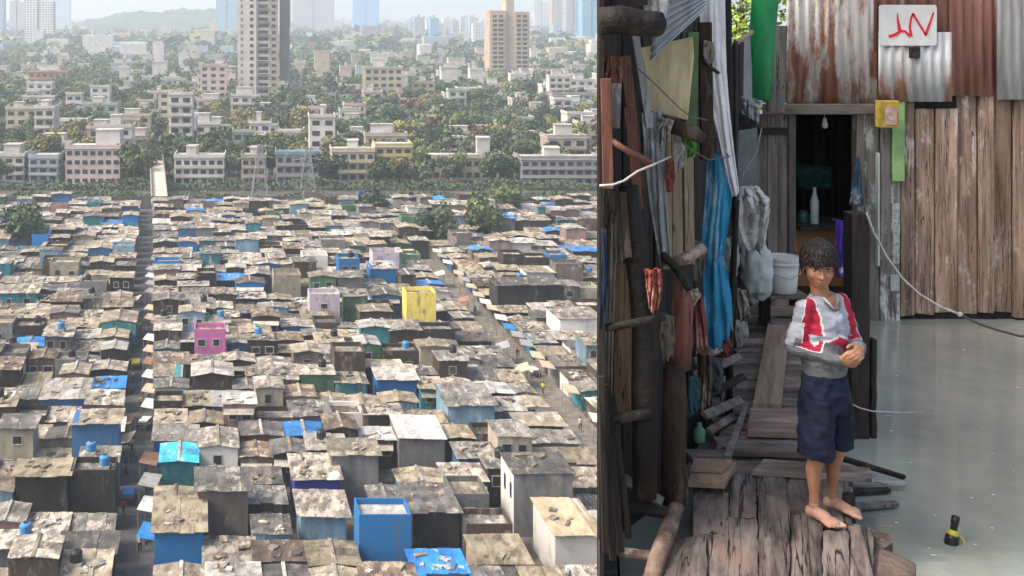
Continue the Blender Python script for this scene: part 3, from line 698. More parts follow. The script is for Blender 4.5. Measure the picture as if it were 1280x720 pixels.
# trees of the suburb
tcand = []
for i in range(16000):
    py = 50+(232-50)*RND.random()**.9; Y = DY(py, ZC); px = RND.uniform(-30, 770); x = X(px, Y)
    rr = RND.uniform(3.6, 6.8)
    if any(b[0]-rr*.62 < x < b[1]+rr*.62 and b[2]-rr*.7 < Y < b[2]+b[3]+rr*.6 for b in BOX): continue
    if abs(px-200) < 11 and py > 195: continue
    # keep a view of facades: fewer trees right in front of a house
    if any(b[0] < x < b[1] and b[2]-(24 if b[1]-b[0] < 18 or b[2] < 500 else 70) < Y < b[2] for b in BOX) and RND.random() < .7: continue
    if any((x-t[0])**2+(Y-t[1])**2 < (rr*.62+t[2]*.62)**2 for t in tcand[-1500:]) : continue
    tcand.append((x, Y, rr, px, py))
    if len(tcand) > 2300: break
tcand.sort(key=lambda t: t[1]/t[2])
for i, (x, Y, rr, px, py) in enumerate(tcand[:286]):
    n = noise.noise(Vector((px*.012, py*.03, 4)))
    kd = RND.choices(['dark green','green','grey-green','olive yellow','rust-orange'], (5,3,3, 1.6+max(0,n)*10, .5+max(0,n)*3))[0]
    put_tree(x, Y, rr*RND.uniform(1.5, 2.0), rr, kd, RND.randint(0,2), near_label(px, py, kd+' tree'), 'trees of the suburb', rot=RND.uniform(0,6.28))
wd_ = MB(); rng = random.Random(11); mats_ = list(LEAF.values())
for (x, Y, rr, px, py) in tcand[286:]:
    wd_.cur = rng.choices(range(5), (5,3,3,1.0,.4))[0]; s = 1 if Y < 900 else 1.5
    crown_mesh(rng, rr*1.7, rr, 150 if Y < 900 else 90, .85*s, wd_, Vector((x, Y, 0)))
print('trees', len(tcand), 'houses', len(cand), 'shacks', len(houses), len(solo))
tag(wd_.build('woodland', mats_, base=(0,700,0)), 'mass of far treetops between the suburb houses and the skyline', 'woodland', kind='stuff')
# distant wooded hill and far plain tree cover
hm = mat('hill_forest', (.06,.09,.05), (.03,.05,.03), scale=.01, rough=.95)
hb = MB(); 
def hill(u, v):
    x = -760+u*620; y = 2250+v*700; e = math.sin(math.pi*u)**.6*math.sin(math.pi*v)**.7
    return (x, y, -2+e*(60+14*noise.noise(Vector((x*.012, y*.01, 0)))+9*noise.noise(Vector((x*.05, y*.03, 3)))))
hb.grid(hill, 90, 30); tag(hb.build('hill', hm, smooth=False, base=(0,2500,0)), kind='structure')
fw = MB(); rng = random.Random(5)
for i in range(1500):
    Y = 1250*math.exp(rng.random()*1.7); x = X(rng.uniform(-60, 800), Y); rr = rng.uniform(9, 22)*(Y/2000)**.4
    fw.cur = rng.choices(range(5), (5,3,3,.6,.2))[0]
    crown_mesh(rng, rr*.9, rr, 36, rr*.28, fw, Vector((x, Y, 0)))
tag(fw.build('far_forest', mats_, base=(0,2500,0)), 'belt of hazy treetops reaching to the skyline', 'woodland', kind='stuff')
fl = MB(); rng = random.Random(9)
for i in range(950):
    Y = 1000*math.exp(rng.random()*1.5); x = X(rng.uniform(-60, 800), Y); wd = rng.uniform(12, 34); h = rng.uniform(8, 20)+(14 if rng.random() < .12 else 0)
    if any(x < b[1]+3 and x+wd > b[0]-3 and abs(Y-b[2]) < 30 for b in BOX): continue
    fl.cur = rng.choices(range(4), (5,2,2,2))[0]; fl.box(x, Y, 0, x+wd, Y+rng.uniform(12,24), h, -.1)
tag(fl.build('far_city', [BC['white'], BC['cream'], BC['grey'], BC['pale blue']], base=(0,2500,0)), 'scatter of tiny pale buildings far off in the haze', 'buildings', kind='stuff')
# haze
hz = MB(); hz.box(-6000,-300,-1,6000,7000,300); 
hmz = bpy.data.materials.new('haze'); hmz.use_nodes = True; n = hmz.node_tree.nodes; n.remove(n['Principled BSDF'])
pv = n.new('ShaderNodeVolumePrincipled'); pv.inputs['Color'].default_value = (.78,.88,.97,1); pv.inputs['Density'].default_value = .00034; pv.inputs['Anisotropy'].default_value = .2
hmz.node_tree.links.new(pv.outputs[0], n['Material Output'].inputs['Volume'])
tag(hz.build('haze', hmz, base=(0,0,0)), 'pale blue haze thickening towards the skyline', 'haze', kind='stuff')
# ================================================================== the water village on the bluff, right of the cut
HD, HW = 2.15, 2.35                   # deck and water below the eye
D, WZ = ZC-HD, ZC-HW
def cutx(Y): return X(748.2, Y)
def wood(n, c, d=None, third=None, ta=.2, axis='z', isl=.3, rough=.8, grain=1.0):
    st = {'z': (14,14,1.1), 'x': (1.1,14,14), 'y': (14,1.1,14), 'd': (9,2,9)}[axis]
    return mat('wood_'+n, c, d or tuple(v*.42 for v in c), scale=1.6*grain, rough=rough, stretch=st, island=isl, third=third, third_amt=ta, tscale=1.1, tstretch=(.35,.35,1.6) if axis=='z' else (1,1,1), bump=.006, bscale=3, detail=8, contrast=(.33,.66), crack={'z':((1.9,1.9,.8),.011),'x':((.9,1.9,1.9),.018),'y':((1.9,.9,1.9),.018),'d':((1,1,1),.0)}[axis] if axis != 'd' else None)
W_wall = wood('wall', (.40,.275,.20), (.13,.085,.062), (.54,.48,.43), .34, isl=.40)
W_grey = wood('grey', (.26,.23,.21), (.11,.10,.09), (.40,.38,.36), .25, isl=.3)
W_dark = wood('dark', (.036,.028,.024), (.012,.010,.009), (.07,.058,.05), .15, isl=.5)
W_red = wood('red', (.22,.085,.06), (.09,.04,.03), (.28,.22,.20), .25)
W_tan = wood('tan', (.46,.35,.24), (.28,.20,.13), (.55,.47,.38), .2)
W_tanx = wood('tanx', (.38,.27,.18), (.22,.15,.10), (.46,.38,.30), .2, axis='d')
W_deck = mat('wood_deck', (.175,.148,.130), (.042,.034,.030), scale=3.0, rough=.6, stretch=(5.0,.9,4), island=.20, third=(.155,.105,.085), third_amt=.30, tscale=1.2, tstretch=(.5,1.2,1), rotz=R(18.3), crack=((3.4,.7,1),.016), bump=.008, bscale=7, detail=10, contrast=(.38,.60), spec=.4)
W_deckx = mat('wood_deckx', (.20,.168,.145), (.075,.060,.050), scale=3.2, rough=.7, stretch=(.9,4,4), island=.3, third=(.27,.24,.22), third_amt=.3, tscale=1.6, bump=.005, bscale=9, detail=10, contrast=(.36,.62))
W_plank = mat('wood_plank', (.36,.27,.20), (.18,.13,.095), scale=2, rough=.8, stretch=(10,.9,5), rotz=R(19), third=(.46,.39,.32), third_amt=.22, bump=.004, detail=8)
W_log = mat('log_bark', (.24,.17,.13), (.08,.055,.042), scale=9, rough=.9, bump=.01, third=(.36,.30,.26), third_amt=.25)
W_black = mat('wet_black_wood', (.016,.013,.011), (.007,.006,.005), scale=8, rough=.7, bump=.012, third=(.04,.032,.027), third_amt=.25)
W_stump = mat('stump_wood', (.060,.038,.027), (.022,.014,.010), scale=7, rough=.85, bump=.015, third=(.12,.085,.065), third_amt=.25, stretch=(2,2,.6))
def tin(n, c, d, rustc, amt, axis='X'):
    return mat('tin_'+n, c, d, scale=2.2, stretch=(6,6,.8), rough=.55, spec=.45, metal=.15, third=rustc, third_amt=amt, tscale=1.5, tstretch=(.5,.5,1.3), detail=9, bump=.002, bscale=20)
T_rust = tin('rust', (.40,.19,.11), (.20,.09,.055), (.62,.58,.55), .52)
T_white = tin('white', (.56,.57,.58), (.36,.35,.35), (.36,.18,.12), .42)
T_red = tin('red', (.34,.16,.125), (.19,.085,.065), (.55,.46,.40), .35)
T_grey = tin('grey', (.50,.51,.52), (.30,.29,.28), (.36,.25,.2), .25)
T_steel = tin('steel', (.44,.49,.53), (.27,.30,.33), (.62,.65,.68), .3)
def cloth(n, c, d=None, third=None, ta=.2, rough=.85, scale=6):
    c = tuple(v*.82 for v in c); third = third or tuple(v*.5 for v in c)
    return mat('cloth_'+n, c, d or tuple(v*.55 for v in c), scale=scale, rough=rough, bump=.010, bscale=22, third=third, third_amt=ta, spec=.15)

# ---- ground: bluff, basin, water
rock = mat('bluff_rock', (.16,.13,.10), (.07,.06,.05), scale=.6, rough=.95, bump=.1, bscale=2)
g = MB()
ring = [(cutx(-3.0),-3.0),(12,-3.0),(12,17),(cutx(17),17)]
bt = [(cutx(-3.0)-0,-3.0,0),(14,-6,0),(16,19,0),(cutx(17),17,0)]
n0 = MB(); n0.hexa([bt[0],bt[1],bt[2],bt[3],*[(a,b,WZ-.5) for a,b in ring]]); tag(n0.build('bluff_ground', rock, base=(0,0,0)), kind='structure')
n0 = MB(); n0.poly([(cutx(-2.8)+.09,-2.8,WZ),(11.8,-2.8,WZ),(11.8,11.0,WZ),(cutx(11)+.09,11.0,WZ)])
wm = bpy.data.materials.new('murky_water'); wm.use_nodes = True; nn = wm.node_tree.nodes; l = wm.node_tree.links; b = nn['Principled BSDF']
tc = nn.new('ShaderNodeTexCoord'); mp = nn.new('ShaderNodeMapping'); mp.inputs['Scale'].default_value = (1,2.6,1); l.new(tc.outputs['Object'], mp.inputs[0])
nz = nn.new('ShaderNodeTexNoise'); nz.inputs['Scale'].default_value = 3.2; nz.inputs['Detail'].default_value = 6; l.new(mp.outputs[0], nz.inputs['Vector'])
n2 = nn.new('ShaderNodeTexNoise'); n2.inputs['Scale'].default_value = .9; n2.inputs['Detail'].default_value = 8; n2.inputs['Roughness'].default_value = .7; l.new(tc.outputs['Object'], n2.inputs['Vector'])
cr = nn.new('ShaderNodeMix'); cr.data_type = 'RGBA'; mr = nn.new('ShaderNodeMapRange'); mr.inputs[1].default_value = .35; mr.inputs[2].default_value = .7; l.new(n2.outputs[0], mr.inputs[0]); l.new(mr.outputs[0], cr.inputs[0])
cr.inputs[6].default_value = (.195,.222,.200,1); cr.inputs[7].default_value = (.335,.36,.325,1); l.new(cr.outputs[2], b.inputs['Base Color'])
b.inputs['Roughness'].default_value = .06; b.inputs['IOR'].default_value = 1.75; b.inputs['Specular IOR Level'].default_value = .8
bp = nn.new('ShaderNodeBump'); bp.inputs['Distance'].default_value = .006; bp.inputs['Strength'].default_value = .6; l.new(nz.outputs[0], bp.inputs['Height']); l.new(bp.outputs[0], b.inputs['Normal'])
tag(n0.build('water', wm, base=(5,4,WZ)), kind='structure')
kerb = MB(); kerb.hexa([(cutx(-3),-3,WZ-.51),(cutx(-3)+.08,-3,WZ-.51),(cutx(12)+.08,12,WZ-.51),(cutx(12),12,WZ-.51),(cutx(-3),-3,WZ+.03),(cutx(-3)+.08,-3,WZ+.03),(cutx(12)+.08,12,WZ+.03),(cutx(12),12,WZ+.03)])
kerb.box(cutx(-3)+.081,-3,WZ-.51,12,-2.85,WZ+.06); kerb.box(11.85,-2.849,WZ-.51,12,11.5,WZ+.06)
tag(kerb.build('basin_wall', dconc, base=(3,4,WZ-.5)), 'low dark concrete wall holding in the murky water', 'wall')
n0 = MB(); n0.grid(lambda u,v: (cutx(10.9+v*6)+.06+u*(12-cutx(10.9+v*6)-.06), 10.9+v*6, WZ-.05+.3*min(1,v*4)+.12*noise.noise(Vector((u*9,v*5,0)))), 24, 16)
tag(n0.build('back_yard_ground', mat('yard_mud', (.15,.12,.09), (.07,.055,.04), scale=2, bump=.03), smooth=True, base=(0,0,0)), kind='structure')

# ---- helpers in this place
def plank(a, b, wpx, th=.02, mt=W_tan, name=None, label=None, cat=None, parent=None, up=(0,-1,0), taper=1, group=None):
    pa, pb = P(*a), P(*b); Y = (a[2]+b[2])/2; m = MB(); m.bar(pa, pb, wpx/F*Y, th, up, taper)
    o = m.build(name or 'plank', mt, parent, bevel=.003)
    if label: tag(o, label, cat or 'plank', group)
    return o
def edgeint(E, t):
    n = len(E)-1; i = min(int(t*n), n-1); f = t*n-i
    return [E[i][k]+(E[i+1][k]-E[i][k])*f for k in range(3)]
def smoothE(E):
    return E
def drape(name, L, Rr, mt, label, cat, folds=3, amp=.02, nu=26, nv=20, parent=None, seed=0, th=.004, group=None, rag=0.0):
    """cloth between two hanging edges, given top to bottom as (px, py, Y)"""
    m = MB()
    def fn(u, v):
        a, b = edgeint(L, v), edgeint(Rr, v); q = [a[k]+(b[k]-a[k])*u for k in range(3)]
        if rag and v > .999: q[1] += rag*noise.noise(Vector((u*7, seed, 2)))*2
        p = P(*q); s = (1-2.6*abs(noise.noise(Vector((u*folds*1.5+v*.5+.5*noise.noise(Vector((u*2, v*3, seed+9))), v*1.1, seed+.3)))))*amp*1.5*(.4+.6*v)+math.sin(u*folds*6.283+seed+4*noise.noise(Vector((u, v*2, seed))))*amp*.25
        s += amp*1.1*noise.noise(Vector((u*3.1, v*5.3, seed*1.7)))+amp*.5*noise.noise(Vector((u*9, v*14, seed)))
        return p+Vector((.3*s, s, .15*s))
    m.grid(fn, nu, nv); o = m.build(name, mt, parent, smooth=True, solid=th)
    if label: tag(o, label, cat, group)
    return o
def slabpoly(name, pts, th, mt, label=None, cat=None, parent=None, warp=.01, seed=0):
    """flat board with the given outline (px,py,Y), thickness th"""
    m = MB(); q = [P(*p) for p in pts]; nrm = (q[1]-q[0]).cross(q[-1]-q[0]).normalized()
    if nrm.y > 0: nrm = -nrm
    n = len(q); i0 = 0; m.v = [p for p in q]+[p-nrm*th for p in q]
    m.f = [tuple(range(n)), tuple(range(2*n-1, n-1, -1))]+[(i, i+n, (i+1)%n+n, (i+1)%n) for i in range(n)]; m.m = [0]*len(m.f)
    o = m.build(name, mt, parent, bevel=.003)
    if label: tag(o, label, cat)
    return o
def lump(name, c, r, mt, label, cat, parent=None, seed=1, amp=.25, fr=5, nu=30, nv=20):
    m = MB(); c = Vector(c)
    def fn(u, v):
        a = u*6.28319; e = (v-.5)*3.14159; d = Vector((math.cos(a)*math.cos(e), math.sin(a)*math.cos(e), math.sin(e)))
        k = 1+amp*noise.noise(d*fr*.5+Vector((seed,)*3))+amp*.6*(abs(noise.noise(d*fr+Vector((seed*2,)*3)))-.2)+amp*.25*noise.noise(d*fr*2.5)
        return c+Vector((d.x*r[0]*k, d.y*r[1]*k, d.z*r[2]*k))
    m.grid(fn, nu, nv); o = m.build(name, mt, parent, smooth=True)
    if label: tag(o, label, cat)
    return o
def corr(px0, px1, z0, z1, Y, per=.075, amp=.010, mb=None, lean=0):
    """corrugated sheet facing the camera side, real corrugation"""
    m = mb or MB(); x0, x1 = X(px0, Y), X(px1, Y); n = int((x1-x0)/per*8)
    prev = None
    for k in range(n+1):
        x = x0+(x1-x0)*k/n; y = Y-amp*math.sin((x-x0)/per*6.283); i = len(m.v)
        jb = .010*noise.noise(Vector((x*2.2, Y*7, 1)))+.004*noise.noise(Vector((x*11, 0, 1)))
        m.v += [Vector((x, y, z0+jb)), Vector((x, y+lean, z1))]
        if prev is not None: m.f.append((prev, i, i+1, prev+1)); m.m.append(m.cur)
        prev = i
    return m
Zp = lambda py, Y: ZC-(py-CY)/F*Y

# ---- the tin house across the water
YB = 8.66
th_ = thing('tin_house', (X(1120,YB), YB, WZ), 'rusty corrugated tin and plank house standing in the water with an open doorway', 'house')
rng = random.Random(21)
top = ZC+.7
m = MB(); x = X(1125, YB); xe = 7.6; first = True
while x < xe:
    wd = rng.uniform(.10, .20); e = rng.uniform(-.012, .02); zb = Zp(rng.uniform(389, 399), YB); zt = Zp(112, YB)
    if rng.random() < .1: zt = Zp(136, YB)
    lean = rng.uniform(-.008,.008)
    m.hexa([(x+.004,YB-e,zb),(x+wd-.004,YB-e+rng.uniform(-.005,.005),zb+rng.uniform(-.02,.02)),(x+wd-.004,YB+.03,zb),(x+.004,YB+.03,zb),
            (x+.004+lean,YB-e,zt),(x+wd-.006+lean,YB-e,zt),(x+wd-.006+lean,YB+.03,zt),(x+.004+lean,YB+.03,zt)])
    x += wd
m.build('plank_wall', W_wall, th_, bevel=.003)
m = MB()
for a, b, yy in ((1077,1098,0),(1098.5,1112,.01),(1112.5,1124.5,0)):
    m.hexa([(X(a,YB),YB-.02-yy,Zp(402,YB)),(X(b,YB)-.004,YB-.02-yy,Zp(401,YB)),(X(b,YB)-.004,YB+.02,Zp(401,YB)),(X(a,YB),YB+.02,Zp(402,YB)),
            (X(a,YB),YB-.02-yy,Zp(118,YB)),(X(b,YB)-.004,YB-.02-yy,Zp(118,YB)),(X(b,YB)-.004,YB+.02,Zp(118,YB)),(X(a,YB),YB+.02,Zp(118,YB))])
m.build('corner_boards', wood('pale_flaked', (.24,.22,.19), (.10,.09,.08), (.50,.54,.50), .35), th_, bevel=.003)
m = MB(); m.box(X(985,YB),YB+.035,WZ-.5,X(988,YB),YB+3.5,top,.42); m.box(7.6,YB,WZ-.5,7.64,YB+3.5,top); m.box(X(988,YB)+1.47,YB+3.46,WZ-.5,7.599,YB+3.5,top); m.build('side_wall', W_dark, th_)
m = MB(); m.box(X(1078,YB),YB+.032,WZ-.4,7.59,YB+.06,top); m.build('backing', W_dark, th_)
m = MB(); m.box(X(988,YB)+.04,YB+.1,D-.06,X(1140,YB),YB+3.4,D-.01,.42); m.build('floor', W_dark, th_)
# tin sheets
for (a, b, pb, yy, mt) in ((983,1096,131,-.03,T_rust),(1186,1252,119,-.028,T_red),(1246,1300,124,-.055,T_grey),(1294,1420,118,-.03,T_rust),(1410,1600,121,-.055,T_white),(1092,1192,64,-.030,T_red),(1098,1190,126,-.058,T_white)):
    tp = top if b != 1190 else Zp(40, YB)
    corr(a, b, Zp(pb, YB), tp, YB+yy).build('tin_sheet', mt, th_, smooth=True, solid=.002)
m = MB(); m.box(X(950,YB),YB-.09,Zp(142,YB),X(1088,YB),YB-.045,Zp(129,YB)); m.build('lintel', W_deckx, th_, bevel=.006)
m = MB(); m.box(X(983,YB),YB-.05,Zp(392,YB),X(992,YB),YB+.06,Zp(142.5,YB)); m.box(X(1068,YB),YB-.045,Zp(392,YB),X(1077,YB),YB+.06,Zp(142.5,YB)); m.build('door_frame', wood('frame', (.20,.165,.14), None, (.32,.3,.27), .25), th_, bevel=.004)
m = MB(); x = X(944,YB)
for a, b in ((944,958),(958,971),(971,983)): m.box(X(a,YB)+.002,YB-.03,D-.2,X(b,YB)-.002,YB-.005,Zp(142,YB)); m.box(X(a,YB)+.002,YB-.03,Zp(128,YB),X(b,YB)-.002,YB-.005,Zp(60,YB))
m.build('board_panel', wood('panel', (.23,.20,.175), (.10,.08,.07), (.50,.48,.45), .22), th_, bevel=.003)
m = MB(); m.bar((X(946,YB),YB-.05,Zp(163,YB)),(X(982,YB),YB-.05,Zp(163,YB)),.05,.03); m.build('panel_rail', W_dark, th_)
m = MB(); m.hexa([(X(975,YB)-.2,YB-.3,top+.02),(7.9,YB-.3,top+.02),(7.9,YB+3.8,top+.42),(X(975,YB)+1.5,YB+3.8,top+.42),(X(975,YB)-.2,YB-.3,top+.05),(7.9,YB-.3,top+.05),(7.9,YB+3.8,top+.45),(X(975,YB)+1.5,YB+3.8,top+.45)]); m.build('roof', T_grey, th_)
m = MB()
for xx in (X(1130,YB),X(1200,YB),X(1262,YB),5.9,6.8): m.tube([(xx,YB+.12,WZ-.5),(xx,YB+.12,D+.1)], .05, 8)
m.build('stilts', W_black, th_)
m = MB(); m.box(X(1092,YB),YB-.075,Zp(330,YB),X(1094.5,YB),YB-.03,Zp(190,YB)); m.build('pale_edge_strip', flat('pale_strip',(.45,.5,.48)), th_)
m = MB(); m.box(X(1112,YB),YB-.05,Zp(225,YB),X(1127,YB),YB-.036,Zp(127,YB)); m.build('green_board', mat('lime_paint', (.33,.52,.20), (.22,.36,.14), scale=5, rough=.7, third=(.45,.5,.36), third_amt=.2), th_)
m = MB(); m.box(X(1110,YB),YB-.045,Zp(362,YB),X(1121,YB),YB-.034,Zp(342,YB)); m.box(X(1113,YB),YB-.045,Zp(328,YB),X(1121,YB),YB-.034,Zp(287,YB)); m.box(X(1112,YB),YB-.045,Zp(276,YB),X(1121,YB),YB-.034,Zp(253,YB)); m.build('paint_patch', mat('flaked_white', (.50,.56,.53), (.24,.24,.22), scale=25, rough=.8), th_)
# things at and in the doorway
g = thing('sign', P(1135,31,YB-.08), 'white rounded board with red painted zigzag scrawl on the rusty tin wall', 'sign')
ys = YB-.078; m = MB(); r = .022; x0, x1, z0, z1 = X(1099,ys), X(1171,ys), Zp(57,ys), Zp(6,ys); pts = []
for cx, cz, a0 in ((x1-r,z1-r,0),(x0+r,z1-r,90),(x0+r,z0+r,180),(x1-r,z0+r,270)):
    for k in range(5): a = R(a0+k*22.5); pts.append((cx+r*math.cos(a), cz+r*math.sin(a)))
n = len(pts); m.v = [Vector((a, ys, b)) for a,b in pts]+[Vector((a, ys+.008, b)) for a,b in pts]
m.f = [tuple(range(n)), tuple(range(2*n-1,n-1,-1))]+[(i,i+n,(i+1)%n+n,(i+1)%n) for i in range(n)]; m.m = [0]*len(m.f)
m.build('board', mat('sign_white', (.74,.74,.73), (.62,.62,.61), scale=7, rough=.5, third=(.45,.42,.38), third_amt=.06), g)
m = MB(); pb = (.45,.45,.45)
def stroke(m, pts, wds):
    q = [Vector((X(1010+a/3, ys), ys-.0035, Zp(b/3, ys))) for a,b in pts]
    for k in range(len(q)-1):
        d = (q[k+1]-q[k]).normalized(); s0 = Vector((-d.z,0,d.x))
        a, b = s0*wds[k]/2, s0*wds[k+1]/2; e = d*.002; t = Vector((0,.002,0))
        m.hexa([q[k]-a-e+t, q[k+1]-b+e+t, q[k+1]+b+e+t, q[k]+a-e+t, q[k]-a-e-t*(k%2+1)*.4, q[k+1]-b+e-t*(k%2+1)*.4, q[k+1]+b+e-t*(k%2+1)*.4, q[k]+a-e-t*(k%2+1)*.4])
stroke(m, [(303,137),(314,134),(331,128),(343,120)], [.024,.022,.024,.020])
stroke(m, [(335,51),(337,80),(344,118)], [.006,.016,.030])
stroke(m, [(340,116),(363,117),(381,135)], [.022,.016,.022])
stroke(m, [(386,135),(381,101),(385,72),(393,51)], [.022,.015,.014,.016])
stroke(m, [(393,51),(410,80),(427,107),(441,131)], [.018,.016,.016,.012])
stroke(m, [(440,132),(453,96),(470,47)], [.022,.018,.010])
m.build('red_scrawl', mat('red_paint', (.72,.03,.05), (.55,.02,.04), scale=8, rough=.6), g)
m = MB(); m.box(X(1131,YB)-.0,YB-.085,Zp(72,YB),X(1144,YB),YB-.06,Zp(58.5,YB)); tag(m.build('wall_hole_patch', W_black, bevel=.004), 'small black patch on the tin just under the white sign', 'patch')
g = thing('meter_box', P(1100,140,YB-.06), 'small yellow box with a pinkish worn front beside the doorway lintel', 'box')
m = MB(); m.box(X(1087,YB),YB-.17,Zp(157,YB),X(1112,YB),YB-.091,Zp(124,YB)); m.build('case', mat('yellow_paint', (.52,.37,.06), (.30,.21,.05), scale=14, rough=.5), g, bevel=.006)
m = MB(); m.box(X(1094,YB),YB-.176,Zp(153,YB),X(1108,YB),YB-.171,Zp(131,YB)); m.build('front_label', mat('worn_pink', (.62,.45,.38), (.34,.22,.18), scale=28, rough=.7), g)
g = thing('light_bulb', P(1031,150,YB+.15), 'bare bulb hanging in the top of the doorway', 'bulb')
m = MB(); m.tube([P(1031,120,YB+.15),P(1031,146,YB+.15)], .003, 5); m.build('cord', flat('cord_white',(.5,.5,.48)), g)
m = MB(); c = P(1031,155,YB+.15); m.lathe(c, [(.004,.05),(.013,.045),(.015,.02),(.024,-.005),(.022,-.025),(.008,-.037)], 12); m.build('bulb', flat('bulb_glass',(.75,.75,.72),.2), g, smooth=True)
g = thing('shelf', P(1020,290,YB+.35), 'dark shelf inside the doorway over an orange-brown panel', 'shelf')
m = MB(); m.box(X(989,9),YB+.15,Zp(286,8.9),X(1072,9.2),YB+.6,Zp(281,8.9)); m.build('shelf_board', W_dark, g)
m = MB(); m.box(X(991,9),YB+.3,D-.01,X(1042,9.2),YB+.34,Zp(287,8.9)); m.build('front_panel', mat('orange_ply', (.36,.17,.07), (.24,.11,.045), scale=3, rough=.8), g)
m = MB(); c = P(1018,281.2,YB+.3); m.lathe(c, [(.028,0),(.033,.01),(.034,.19),(.016,.25),(.013,.29),(.016,.30)], 14); tag(m.build('bottle', flat('pale_plastic',(.48,.56,.60),.35), smooth=True), 'pale tall plastic bottle on the shelf inside the doorway', 'bottle')
m = MB(); c = P(1004,281.2,YB+.38); m.lathe(c, [(.04,0),(.045,.02),(.045,.09),(.02,.12)], 12); tag(m.build('jar', flat('dark_teal_glass',(.03,.10,.09),.3), smooth=True), 'squat dark jar beside the bottle in the doorway', 'jar')
drape('cloth', [(996,206,9.3),(998,236,9.3)], [(1040,208,9.3),(1038,238,9.3)], cloth('bottlegreen',(.02,.10,.075)), 'dark green cloth hanging deep inside the doorway', 'cloth', amp=.02)
m = MB(); 
for i in range(14):
    m.box(X(990,YB)+.63+i*.055+.002, YB+1.5, D, X(990,YB)+.63+i*.055+.053, YB+1.52, Zp(150,YB))
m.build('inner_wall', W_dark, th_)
drape('towel', [(1071,195,8.45),(1066,222,8.45),(1062,256,8.45)], [(1074,195,8.45),(1078,222,8.45),(1080,258,8.45)], cloth('slate',(.10,.16,.24),(.05,.08,.13),(.5,.55,.6),.22), 'blue-grey towel hanging at the right door jamb', 'towel', folds=2, amp=.018)
drape('purple_cloth', [(1045,278,8.35),(1044,310,8.35),(1043,345,8.35)], [(1057,276,8.35),(1061,310,8.35),(1060,347,8.35)], cloth('purple',(.17,.09,.62),(.06,.03,.20),(.62,.60,.72),.30,scale=9), 'purple and white striped cloth hanging in front of the doorway', 'cloth', folds=2, amp=.02)
m = MB(); m.tube([P(1040,274,8.3),P(1056,277,8.3),P(1076,273,8.3),P(1086,268,7.0)], .006, 6); tag(m.build('purple_ribbon', cloth('purple2',(.17,.09,.55)), smooth=True), 'purple ribbon strung above the striped cloth', 'ribbon')
# post and pipe by the door
plank((972.5,32,8.35),(969,140,8.35), 21, .045, W_grey, 'board', 'weathered grey board standing upright beside the green pipe', 'board')
g = MB(); g.tube([P(957,-120,8.1),P(956,0,8.1),P(952,60,8.1),P(948,124,8.1)], [.094,.094,.092,.090], 20, rough=.012)
gr = mat('green_plastic', (.012,.30,.09), (.008,.18,.055), scale=4, rough=.45, spec=.5, stretch=(3,3,.7), third=(.10,.22,.12), third_amt=.12)
tag(g.build('drain_pipe', gr, smooth=True), 'thick bright green plastic pipe hanging beside the tin wall', 'pipe')
# dark piling and rope
yp = F*HW/(549-CY); m = MB()
g = thing('mooring_post', P(1078,549,yp), 'thick black square post standing in the water behind the boy', 'post')
def jpost(m, px0, px1, pyt, Y, d, zb=WZ-.4, seed=0):
    x0, x1 = X(px0,Y), X(px1,Y); n = 12; zt = Zp(pyt, Y); prev = None
    for k in range(n+1):
        z = zb+(zt-zb)*k/n; w_ = .006; o = [noise.noise(Vector((k*.8, q*3.3, seed)))*w_ for q in range(4)]
        i = len(m.v); m.v += [Vector((x0+o[0],Y+o[1],z)),Vector((x1+o[2],Y+o[1],z)),Vector((x1+o[2],Y+d+o[3],z)),Vector((x0+o[0],Y+d,z))]
        if prev is not None:
            for q in range(4): m.f.append((prev+q, prev+(q+1)%4, i+(q+1)%4, i+q)); m.m.append(0)
        prev = i
    m.f.append((prev,prev+1,prev+2,prev+3)); m.m.append(0)
jpost(m, 1065, 1087, 268, yp, .12); m.build('shaft', mat('tarred_post', (.045,.036,.030), (.014,.011,.010), scale=5, stretch=(6,6,.7), rough=.75, bump=.008, third=(.10,.085,.075), third_amt=.2, tstretch=(1,1,.3)), g)
m = MB(); jpost(m, 1089.5, 1096, 425, yp+.01, .06, seed=4); m.build('side_strip', W_dark, g)
rope = mat('rope_fibre', (.50,.49,.46), (.35,.34,.32), scale=30, rough=.9); roped = flat('rope_dark', (.06,.06,.065))
rp = [(1083,266,6.1),(1092,290,6.12),(1108,320,6.1),(1128,348,6.05),(1150,368,6.0),(1175,383,5.9),(1200,393,5.85)]
rp2 = [(1200,393,5.85),(1222,404,5.8),(1245,412,5.75),(1275,420,5.7),(1330,426,5.6),(1500,425,5.4)]
g = thing('mooring_rope', P(1083,266,6.1), 'pale rope sagging from the black post out over the water', 'rope')
m = MB(); m.tube([P(*q) for q in rp], .0065, 7); m.build('pale_length', rope, g, smooth=True)
m = MB(); m.tube([P(*q) for q in rp2], .0065, 7); m.build('dark_length', roped, g, smooth=True)
m = MB(); m.lathe(P(1200,396,5.85), [(.004,-.0),(.014,.006),(.016,.014),(.006,.026)], 10); m.build('knot', rope, g, smooth=True)
m = MB(); m.tube([P(1060,503,6.1),P(1075,510,6.1),P(1090,514,6.12),P(1130,516,6.3),P(1165,514,6.6)], .004, 6); tag(m.build('thin_line', rope, smooth=True), 'thin pale line running from the post just above the water', 'rope')

